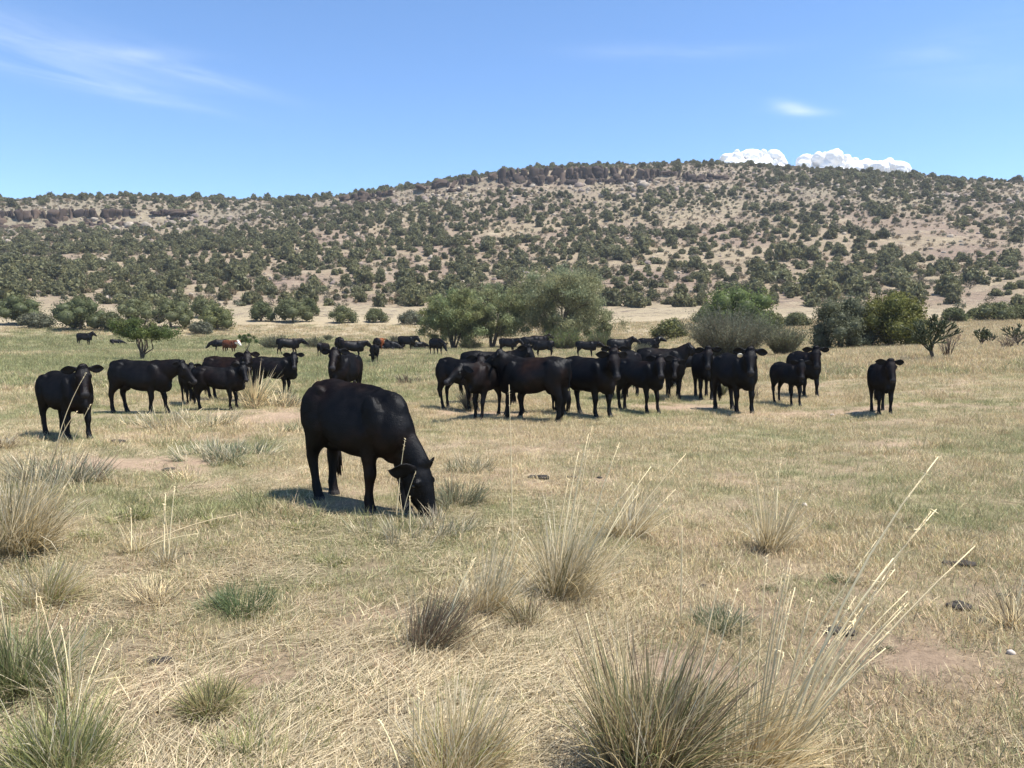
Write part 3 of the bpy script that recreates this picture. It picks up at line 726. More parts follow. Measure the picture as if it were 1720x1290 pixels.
# bare twigs fanning up to the meadow tree's crown
g = atd(240, 58); S = Soup(); rg = np.random.default_rng(4)
def bare_bush(px, r, w, h, seed, label, n=40, col=(.14, .11, .085), name='bare_shrub', group=None, thick=.012):
    g = atd(px, r); rg = np.random.default_rng(seed); S = Soup()
    for i in range(n):
        a = rg.uniform(0, 2 * PI); q = rg.uniform(.15, 1); l = h * rg.uniform(.55, 1.05); p0 = rg.normal(0, .05 * w, 3) * (1, 1, 0)
        d = np.array([math.cos(a), math.sin(a), 0]) * w * .5 * q
        p1 = p0 + d * .4 + (0, 0, l * .5); p2 = p0 + d + (0, 0, l * (1 - .25 * q)); S.add(*tube([p0 - (0, 0, .05), p1, p2], [thick, thick * .7, thick * .25], 4), np.array(col) * rg.uniform(.8, 1.2))
        for k in range(3):
            f = rg.uniform(.2, 1); b = p1 * (1 - f) + p2 * f; S.add(*tube([b, b + rg.normal(0, .12, 3) * h + (0, 0, .14 * h)], [thick * .5, thick * .15], 3), np.array(col) * rg.uniform(.8, 1.3))
    o = link(name, S.mesh(name, M_BARK), None, (g.x, g.y, g.z)); tag(o, label, 'shrub', group); return o
bare_bush(1592, 38, 1.7, 1.5, 71, 'bare twiggy grey shrub leaning right beside the tall cholla', 34)
bare_bush(1690, 44, 1.6, .9, 72, 'low grey twigs on the dry slope near the right edge', 40)
bare_bush(1270, 21.5, 1.0, .5, 73, 'dry twigs on the ground between feathery bush and tagged cow', 14, thick=.006)

# cholla: jointed cylindrical limbs, forking
def cholla(px, r, h, seed, label, depth=5):
    g = atd(px, r); rg = np.random.default_rng(seed); root = link('cholla_cactus', None, None, (g.x, g.y, g.z)); tag(root, label, 'cactus', 'cholla cacti on the right slope')
    W, G = Soup(), Soup()
    def grow(p, d, l, rad, k):
        e = p + d * l; n = 5
        if k <= 1: W.add(*tube([p, (p + e) / 2 + rg.normal(0, .02, 3), e], [rad, rad * .95, rad * .85], 6), (.10, .085, .065))
        else:
            G.add(*tube([p, p + d * l * .15, (p + e) / 2, e - d * l * .12, e], [rad * .7, rad, rad * 1.05, rad, rad * .4], 7), np.array([.10, .115, .06]) * rg.uniform(.6, 1.5))
            m = 5; tpos = p + d * l * rg.uniform(0, 1, (m, 1)); nn = rg.normal(size=(m, 3)); V, F = leaf_quads(tpos + nn * rad * .55, nn, rad * 2.2, .010, rg); G.add(V, F, (.42, .38, .26))
        if k >= depth: return
        for _ in range(rg.integers(2, 4) if k else 5):
            nd = d * .8 + rg.normal(0, .5, 3) * (1, 1, .6) + (0, 0, .30); nd /= np.linalg.norm(nd); grow(e, nd, l * rg.uniform(.72, 1.0), max(.020, rad * .84), k + 1)
    for s_ in range(3): grow(np.array([rg.normal(0, .05), rg.normal(0, .05), -.05]), np.array([rg.normal(0, .3), rg.normal(0, .3), 1.0]), h * .20, .034, 0 if s_ == 0 else 1)
    link('trunk', W.mesh('trunk', M_BARK, True), root); link('joints', G.mesh('joints', M_LEAF, True), root)
    return root
cholla(1568, 36, 2.1, 81, 'tallest cholla cactus, dark jointed stems beside the twin bushes', 5)
cholla(1643, 52, 1.5, 82, 'smaller cholla on the slope right of the tallest one', 4)
cholla(1712, 46, 1.5, 83, 'cholla cactus at the right edge of the photo', 4)
cholla(1665, 60, 1.1, 84, 'smallest, farthest cholla, between the other two small ones', 4)
# ------------------------------------------------------------------ cattle
def _coat_mat():
    m = mat_new('cattle_coat'); t = m.node_tree
    at_ = N(t, 'ShaderNodeAttribute', attribute_name='col')
    tcn = N(t, 'ShaderNodeTexCoord')
    mp = N(t, 'ShaderNodeMapping'); mp.inputs['Scale'].default_value = (55, 160, 70); L(t, tcn.outputs['Object'], mp.inputs[0])
    n = N(t, 'ShaderNodeTexNoise'); n.inputs['Scale'].default_value = 1; n.inputs['Detail'].default_value = 4; L(t, mp.outputs[0], n.inputs['Vector'])
    n2 = N(t, 'ShaderNodeTexNoise'); n2.inputs['Scale'].default_value = 9; n2.inputs['Detail'].default_value = 5; L(t, tcn.outputs['Object'], n2.inputs['Vector'])
    mr = N(t, 'ShaderNodeMapRange'); L(t, n2.outputs['Fac'], mr.inputs[0]); mr.inputs[1].default_value = .3; mr.inputs[2].default_value = .7; mr.inputs[3].default_value = .55; mr.inputs[4].default_value = 1.6
    s = N(t, 'ShaderNodeVectorMath', operation='SCALE'); L(t, at_.outputs['Color'], s.inputs[0]); L(t, mr.outputs[0], s.inputs['Scale'])
    d = N(t, 'ShaderNodeBsdfDiffuse'); L(t, s.outputs[0], d.inputs[0])
    rr = N(t, 'ShaderNodeMapRange'); L(t, n2.outputs['Fac'], rr.inputs[0]); rr.inputs[1].default_value = .3; rr.inputs[2].default_value = .7; rr.inputs[3].default_value = .34; rr.inputs[4].default_value = .52
    gl = N(t, 'ShaderNodeBsdfGlossy'); gl.inputs[0].default_value = (.95, .97, 1, 1); L(t, rr.outputs[0], gl.inputs['Roughness'])
    ad = N(t, 'ShaderNodeMath', operation='ADD'); L(t, n.outputs['Fac'], ad.inputs[0]); L(t, n2.outputs['Fac'], ad.inputs[1])
    b = N(t, 'ShaderNodeBump'); b.inputs['Strength'].default_value = 0.5; b.inputs['Distance'].default_value = 0.014; L(t, ad.outputs[0], b.inputs['Height'])
    L(t, b.outputs[0], d.inputs['Normal']); L(t, b.outputs[0], gl.inputs['Normal'])
    p = N(t, 'ShaderNodeMixShader'); p.inputs[0].default_value = .014; L(t, d.outputs[0], p.inputs[1]); L(t, gl.outputs[0], p.inputs[2])
    o = N(t, 'ShaderNodeOutputMaterial'); L(t, p.outputs[0], o.inputs[0]); return m
M_COAT = _coat_mat()
def simple_mat(name, col, rough=0.5, spec=0.5):
    m = mat_new(name); t = m.node_tree
    n = N(t, 'ShaderNodeTexNoise'); n.inputs['Scale'].default_value = 40; n.inputs['Detail'].default_value = 3
    tcn = N(t, 'ShaderNodeTexCoord'); L(t, tcn.outputs['Object'], n.inputs['Vector'])
    mr = N(t, 'ShaderNodeMapRange'); L(t, n.outputs['Fac'], mr.inputs[0]); mr.inputs[3].default_value = .8; mr.inputs[4].default_value = 1.2
    cc = N(t, 'ShaderNodeRGB'); cc.outputs[0].default_value = lin(col)
    s = N(t, 'ShaderNodeVectorMath', operation='SCALE'); L(t, cc.outputs[0], s.inputs[0]); L(t, mr.outputs[0], s.inputs['Scale'])
    p = N(t, 'ShaderNodeBsdfPrincipled'); L(t, s.outputs[0], p.inputs['Base Color']); p.inputs['Roughness'].default_value = rough; p.inputs['Specular IOR Level'].default_value = spec
    o = N(t, 'ShaderNodeOutputMaterial'); L(t, p.outputs[0], o.inputs[0]); return m
M_EYE = simple_mat('eye', (0.012, 0.009, 0.008), 0.12, 0.6)
M_TAG = simple_mat('ear_tag', (0.85, 0.80, 0.66), 0.5, 0.3)

def ell(c, r, sub=2, rot=None):
    V, F = ICO[sub]; V = V * np.asarray(r)
    if rot is not None: V = V @ np.array(Euler(rot).to_matrix()).T
    return V + np.asarray(c), F
def Rz(a): return np.array([[math.cos(a), -math.sin(a), 0], [math.sin(a), math.cos(a), 0], [0, 0, 1]])

def cow_pieces(p):
    """all the shapes that fuse into one body. p: head (up / low / graze / rest), yaw, pitch, legs (4 forward offsets FL FR HL HR), calf, lying"""
    S = Soup()
    calf = p.get('calf', 0.0); lying = p.get('lying', False)
    fat = .95 * p.get('fat', 1.0) * (1 - 0.24 * calf)
    belly_lift = .03 + 0.13 * calf
    ns = 28; a = np.linspace(0, 2 * PI, ns, endpoint=False); ca, sa = np.cos(a), np.sin(a)
    prof = [(-.775, 1.16, .99, .05), (-.755, 1.225, .86, .14), (-.69, 1.285, .73, .205), (-.58, 1.315, .655, .25), (-.45, 1.33, .645, .275), (-.35, 1.325, .62, .285), (-.22, 1.30, .57, .315), (-.07, 1.28, .53, .345),
            (.09, 1.275, .51, .35), (.24, 1.28, .51, .325), (.37, 1.295, .53, .28), (.48, 1.305, .545, .245), (.58, 1.28, .55, .22), (.68, 1.20, .58, .19), (.76, 1.08, .66, .135), (.80, .98, .78, .065)]
    rings = []; gz = p.get('head') == 'graze'
    for (x, zt, zb, hw) in prof:
        if gz: zt -= .07 * max(0, min(1, (x - .05) / .5))
        zb = zb + belly_lift * (1 - abs(x) * 0.5) + .05 * math.exp(-((x + .36) / .16) ** 2); zc = (zt + zb) / 2; h = (zt - zb) / 2
        zz = np.sign(sa) * np.abs(sa) ** 0.92
        y = np.sign(ca) * np.abs(ca) ** 0.88 * hw * fat * (1 - 0.27 * sa - 0.08 * sa ** 2)
        rings.append(np.stack([np.full(ns, x), y, zc + h * zz], 1))
    S.add(*loft(rings))
    # neck
    yaw, pitch = R_(p.get('yaw', 0)), R_(p.get('pitch', -50))
    mode = p.get('head', 'up')
    base = np.array([.47, 0, .98]) if mode != 'graze' else np.array([.40, 0, .92])
    nk = {'up': (.42, .40), 'level': (.60, .22), 'low': (.64, -.10), 'graze': (.47, -.43), 'back': (.32, .36)}[mode]
    ny = yaw * {'up': .55, 'level': .6, 'low': .6, 'graze': .8, 'back': .8}[mode]
    sc_neck = 1 - 0.12 * calf
    poll = base + Rz(ny) @ np.array([nk[0] * sc_neck, 0, nk[1] * sc_neck])
    c1 = base + np.array([.26 if mode != 'graze' else .15, 0, .16 if mode in ('up', 'back') else (.10 if mode == 'level' else (-.02 if mode == 'low' else -.10))])
    ts = np.linspace(0, 1, 9)
    path = np.array([(1 - t) ** 2 * base + 2 * t * (1 - t) * c1 + t * t * poll for t in ts])
    T = np.gradient(path, axis=0); T /= np.linalg.norm(T, axis=1)[:, None]
    va = np.interp(ts, [0, .3, .6, .85, 1], [.27, .245, .21, .175, .145] if mode == 'graze' else [.32, .285, .235, .185, .145]) * (1 - .15 * calf); ha = np.interp(ts, [0, .3, .6, .85, 1], [.205, .175, .145, .12, .10]) * fat
    rings = []
    for q, tt, v_, h_ in zip(path, T, va, ha):
        s_ = np.cross([0, 0, 1.0], tt)
        if np.linalg.norm(s_) < .2: s_ = Rz(ny) @ np.array([0, 1.0, 0])
        s_ /= np.linalg.norm(s_); u_ = np.cross(tt, s_)
        rings.append(q + ca[:, None] * s_ * h_ + sa[:, None] * u_ * v_)
    S.add(*loft(rings))
    if mode == 'graze':
        S.add(*ell(base + (path[2] - base) * .6 + np.array([-.05, 0, .06]), (.26, .13, .20), 2, (0, .5, 0)))
        S.add(*ell((.56, 0, 1.06), (.22, .12, .17), 2, (0, .65, 0)))
    # brisket and dewlap
    S.add(*ell((.68, 0, .66 + belly_lift * .6), (.15, .09 * fat, .17 * (1 - .3 * calf)), 2, (0, .5, 0)))
    S.add(*ell((.56, 0, .59 + belly_lift * .6), (.16, .10 * fat, .10), 2))
    # head, in its own frame (F forward along the face, U away from the face plane, Sd to the animal's left)
    F = np.array([math.cos(yaw) * math.cos(pitch), math.sin(yaw) * math.cos(pitch), math.sin(pitch)])
    Sd = np.array([-math.sin(yaw), math.cos(yaw), 0.0]); U = np.cross(F, Sd)
    roll = R_(p.get('roll', 0)); Sd, U = Sd * math.cos(roll) + U * math.sin(roll), U * math.cos(roll) - Sd * math.sin(roll)
    hs_ = p.get('head_scale', 1.11) * (1 - .10 * calf)
    def H(f, s, u): return poll + (F * f + Sd * s + U * u) * hs_
    hp = [(-.10, .05, .07, -.02), (-.06, .085, .105, -.03), (0, .108, .125, -.045), (.07, .118, .14, -.06), (.13, .116, .145, -.07), (.20, .10, .135, -.075), (.28, .078, .112, -.07), (.35, .066, .09, -.062),
          (.41, .066, .078, -.058), (.455, .075, .075, -.056), (.49, .072, .066, -.056), (.515, .055, .048, -.058), (.525, .03, .025, -.06)]
    rings = [np.array([H(f, hw * c_ * (1 - .22 * max(0, -s_)), o + hh * s_) for c_, s_ in zip(np.sign(ca) * np.abs(ca) ** .8, np.sign(sa) * np.abs(sa) ** .85)]) for (f, hw, hh, o) in hp]
    S.add(*loft(rings))
    for s in (-1, 1):
        S.add(*ell(H(.125, .098 * s, .005), np.array([.045, .045, .045]) * hs_, 1))           # brow over the eye
        S.add(*ell(H(.47, .045 * s, -.03), np.array([.03, .03, .03]) * hs_, 1))              # nostril wing
        S.add(*ell(H(.17, .075 * s, -.12), np.array([.075, .05, .075]) * hs_, 1))             # cheek
    S.add(*ell(H(-.03, 0, .055), np.array([.06, .085, .06]) * hs_, 2))                       # poll
    S.add(*ell(H(.40, 0, -.115), np.array([.09, .05, .04]) * hs_, 2))                        # chin
    # shoulder, haunch, hip bones
    for s in (-1, 1):
        S.add(*ell((.46, .195 * s * fat, .97 - (.03 if gz else 0)), (.15, .075, .28), 2, (0, -.22, 0)))
        S.add(*ell((.37, .22 * s * fat, .80), (.11, .075, .16), 2, (0, .5, 0)))
        S.add(*ell((-.42, .20 * s * fat, 1.215), (.085, .05, .05), 2, (0, .35, 0)))
        S.add(*ell((-.72, .11 * s * fat, 1.07), (.06, .05, .08), 2))
        S.add(*ell((-.53, .185 * s * fat, .97), (.23, .13, .30), 2, (0, .15, 0)))
    S.add(*ell((.43, 0, 1.255 - (.07 if gz else 0)), (.17, .06, .07), 2))
    S.add(*ell((-.12, 0, 1.255), (.55, .05, .05), 2)) if not calf else None
    if p.get('udder', 1) and not calf and not lying:
        S.add(*ell((-.42, 0, .63), (.15, .11, .10), 2))
    # legs
    legs = p.get('legs', (0, 0, 0, 0))
    fr = [(1.05, .02, .12, .07), (.88, 0, .14, .09), (.74, -.03, .11, .085), (.62, -.04, .082, .07), (.50, -.02, .060, .054), (.43, 0, .056, .054), (.38, .005, .056, .052), (.32, 0, .043, .040), (.22, 0, .036, .034), (.15, 0, .043, .042), (.105, .012, .045, .043),
          (.075, .03, .042, .042), (.055, .038, .052, .048), (.0, .05, .066, .056)]
    hd = [(1.08, .0, .20, .09), (.92, .02, .235, .115), (.80, .035, .21, .115), (.70, .0, .16, .10), (.61, -.055, .105, .075), (.54, -.10, .076, .055), (.48, -.125, .064, .047), (.42, -.12, .054, .043), (.34, -.105, .043, .038), (.24, -.09, .038, .035), (.16, -.08, .045, .042), (.11, -.065, .045, .043),
          (.08, -.05, .042, .042), (.055, -.042, .052, .048), (.0, -.03, .068, .056)]
    if not lying:
        for k, (bx, s, pr) in enumerate(((.44, 1, fr), (.44, -1, fr), (-.51, 1, hd), (-.51, -1, hd))):
            rings = []
            for (z, dx, rx, ry) in pr:
                k_ = max(0, 1 - z / .95); swing = legs[k] * (k_ ** 1.0)
                thin = (1.22 - .24 * calf) if z < .7 else 1.1
                yb = (.175 if k < 2 else .185) * s * fat - s * .02 * k_
                rings.append(np.stack([bx + dx + swing + rx * thin * ca, yb + ry * thin * sa, np.full(ns, z)], 1))
            S.add(*loft(rings[::-1]))
    else:
        for s in (-1, 1):
            S.add(*tube([(.45, .2 * s, .75), (.62, .24 * s, .60), (.80, .22 * s, .545), (.58, .26 * s, .53), (.42, .25 * s, .53)], [.11, .09, .065, .05, .05], 10))
            S.add(*tube([(-.5, .24 * s, .85), (-.30, .36 * s, .70), (-.52, .38 * s, .58), (-.25, .36 * s, .54), (-.10, .35 * s, .54)], [.18, .13, .08, .05, .05], 10))
    # tail root
    tx = p.get('tail', 0.0)
    tail = [(-.69, 0, 1.25), (-.78, .0, 1.22), (-.82, tx * .15, 1.06), (-.815, tx * .4, .88), (-.81, tx * .75, .72), (-.82, tx, .58)]
    S.add(*tube(tail, [.055, .042, .032, .027, .024, .022], 10))
    info = dict(poll=poll, F=F, U=U, Sd=Sd, hs=hs_, tail=np.array(tail[-1]), H=H)
    return S, info

def ear_shape(H, s, droop=0.0):
    """a leaf-shaped cupped ear standing out sideways from the poll"""
    rings = []; n = 12; a = np.linspace(0, 2 * PI, n, endpoint=False)
    for l, w, th in ((0, .034, .03), (.03, .042, .026), (.075, .064, .017), (.12, .076, .012), (.165, .070, .011), (.205, .048, .009), (.232, .024, .007), (.245, .006, .004)):
        ring = []
        for q in a:
            th_ = th * np.sin(q) + (0.022 * abs(np.cos(q)) if l > .05 else 0); w_ = w * np.cos(q)
            ring.append(H(-.005 - .05 * (l / .23) + .75 * th_ - .66 * w_, (.088 + l * .97) * s, .015 + .66 * th_ + .75 * w_ - l * droop))
        rings.append(np.array(ring))
    V, F = loft(rings)
    return V, F

def queue_body(p, vox):
    S, info = cow_pieces(p)
    me = S.mesh('cow_body'); o = bpy.data.objects.new('cow_tmp', me); C.objects.link(o)
    r = o.modifiers.new('r', 'REMESH'); r.mode = 'VOXEL'; r.voxel_size = vox; r.adaptivity = 0
    s = o.modifiers.new('s', 'SMOOTH'); s.factor = .5; s.iterations = max(2, int(round((10 if vox < .014 else 6) * .016 / vox)) + 1)
    return o, info
def finish_body(o, info, p, dg):
    ev = o.evaluated_get(dg); m2 = bpy.data.meshes.new_from_object(ev)
    V = np.zeros(len(m2.vertices) * 3, np.float32); m2.vertices.foreach_get('co', V); V = V.reshape(-1, 3)
    q = np.zeros(len(m2.loops), np.int32); m2.loops.foreach_get('vertex_index', q)
    tot = np.zeros(len(m2.polygons), np.int32); m2.polygons.foreach_get('loop_total', tot)
    F4 = q.reshape(-1, 4) if (tot == 4).all() else None
    coat = p.get('coat', 'black')
    base = {'black': (.0036, .0033, .0034), 'brown': (.0075, .0048, .0037), 'red': (.085, .028, .012), 'tan': (.15, .046, .016)}[coat]
    c = np.tile(np.array(base), (len(V), 1))
    warm = p.get('warm', .35)                                    # sun-bleached brown hair
    k = np.clip((fbm(V[:, 0] * 3 + p.get('seed', 0), V[:, 2] * 3, 71, 3) - .5) * 4 * warm, 0, 1)[:, None]
    if coat in ('black', 'brown'): c = c * (1 - k) + np.array([.014, .0062, .0032]) * k
    D = (V - info['poll']) / info['hs']; f = D @ info['F']; u = D @ info['U']; sd_ = D @ info['Sd']
    head = (np.abs(sd_) < .2) & (np.abs(u + .05) < .22) & (f > -.05)
    nose = head & (f > .455)
    c[nose] = np.array([.026, .024, .024]) if coat in ('black', 'brown') else np.array([.4, .22, .18])
    lip = head & (f > .39) & (f < .455) & (u < -.09)
    if coat in ('black', 'brown'): c[lip] = np.array([.04, .036, .034])
    if p.get('white_face'):
        c[(np.abs(sd_) < .3) & (f > -.14) & (f < .6) & (np.abs(u) < .3)] = (.72, .66, .58)
    hoof = (V[:, 2] < .06)
    if not p.get('lying'): c[hoof] = np.array([.035, .03, .026])
    S = Soup(); S.add(V, F4, c)
    for s in (-1, 1):
        EV, EF = ear_shape(info['H'], s, p.get('droop', .36) + .15 * rng.uniform(-1, 1))
        S.add(EV, EF, np.array(base) * 1.3 if not p.get('white_face') else (.2, .07, .03))
    me = S.mesh('cow_body', M_COAT, True)
    bpy.data.objects.remove(o); bpy.data.meshes.remove(m2)
    return me
def tail_switch_mesh(tip, coat, n=38, ln=.42):
    r = np.random.default_rng(3); S = Soup()
    b = {'black': (.011, .0095, .009), 'brown': (.02, .012, .009)}.get(coat, (.3, .2, .15))
    for i in range(n):
        a = r.uniform(0, 2 * PI); w0 = r.uniform(0, .022); sp = r.uniform(0, .06); l = ln * r.uniform(.6, 1.0)
        d = np.array([math.cos(a), math.sin(a), 0])
        S.add(*tube([tip + d * w0 + (0, 0, .06), tip + d * (w0 + sp * .7) - (0, 0, l * .4), tip + d * (w0 + sp * .5) + np.array([.03, .02 * math.sin(i), -l])], [.010, .012, .003], 4), np.array(b))
    return S.mesh('tail_switch', M_COAT, True)

def build_herd(rows, vox_of):
    """rows: dicts with name, x, y (ground pixel), rz, s (scale), label, group and pose keys"""
    q = []
    for p in rows:
        g = at(p['x'], p['y']) if 'r' not in p else atd(p['x'], p['r'])
        r = math.hypot(g.x, g.y)
        q.append((p, g, r) + queue_body(p, vox_of(r)))
    bpy.context.view_layer.update(); dg = bpy.context.evaluated_depsgraph_get()
    for p, g, r, o, info in q:
        me = finish_body(o, info, p, dg)
        s = p.get('s', 1.0)
        root = link(p.get('name', 'cow'), None, None, (g.x, g.y, g.z - .012 * s - (.47 * s if p.get('lying') else 0)), R_(p['rz']) - math.atan2(g.x, g.y), s)
        root.empty_display_size = .2
        tag(root, p['label'], p.get('cat', 'cow'), p.get('group'))
        link('body', me, root)
        if r < 45:
            V, F = ICO[2]
            em = EYES.get('m') or EYES.setdefault('m', mesh_from('eye', V * .021, F, M_EYE, True))
            for sd_ in (-1, 1):
                link('eye', em, root, tuple(info['H'](.135, .112 * sd_, -.028)))
            if not p.get('lying'):
                tg = link('tail_switch', tail_switch_mesh(info['tail'], p.get('coat', 'black'), 60 if r < 12 else 22, .42 * (1 - .3 * p.get('calf', 0))), root)
        if p.get('tag'):
            T = []
            a = np.linspace(0, 2 * PI, 16, endpoint=False); ts = p.get('tag_size', 1.0)
            H = info['H']; sgn = p['tag']
            rings = []
            for k, (off, rad) in enumerate(((.03, .9), (.034, 1), (.042, 1), (.046, .9))):
                rings.append(np.array([H(off + .01, .19 * sgn + .046 * ts * rad * math.cos(t_), -.055 + .055 * ts * rad * math.sin(t_)) for t_ in a]))
            V1, F1 = loft(rings); S = Soup(); S.add(V1, F1)
            V2, F2 = ell(H(.055, .19 * sgn, -.02), (.009, .009, .009), 1); S.add(V2, F2)
            link('ear_tag', S.mesh('ear_tag', M_TAG), root, None)
    return [t[0] for t in q]
EYES = {}
GL = 'black cattle of the group on the left'; GR = 'black cattle bunched right of the middle'; GF = 'cattle far back in the pasture'
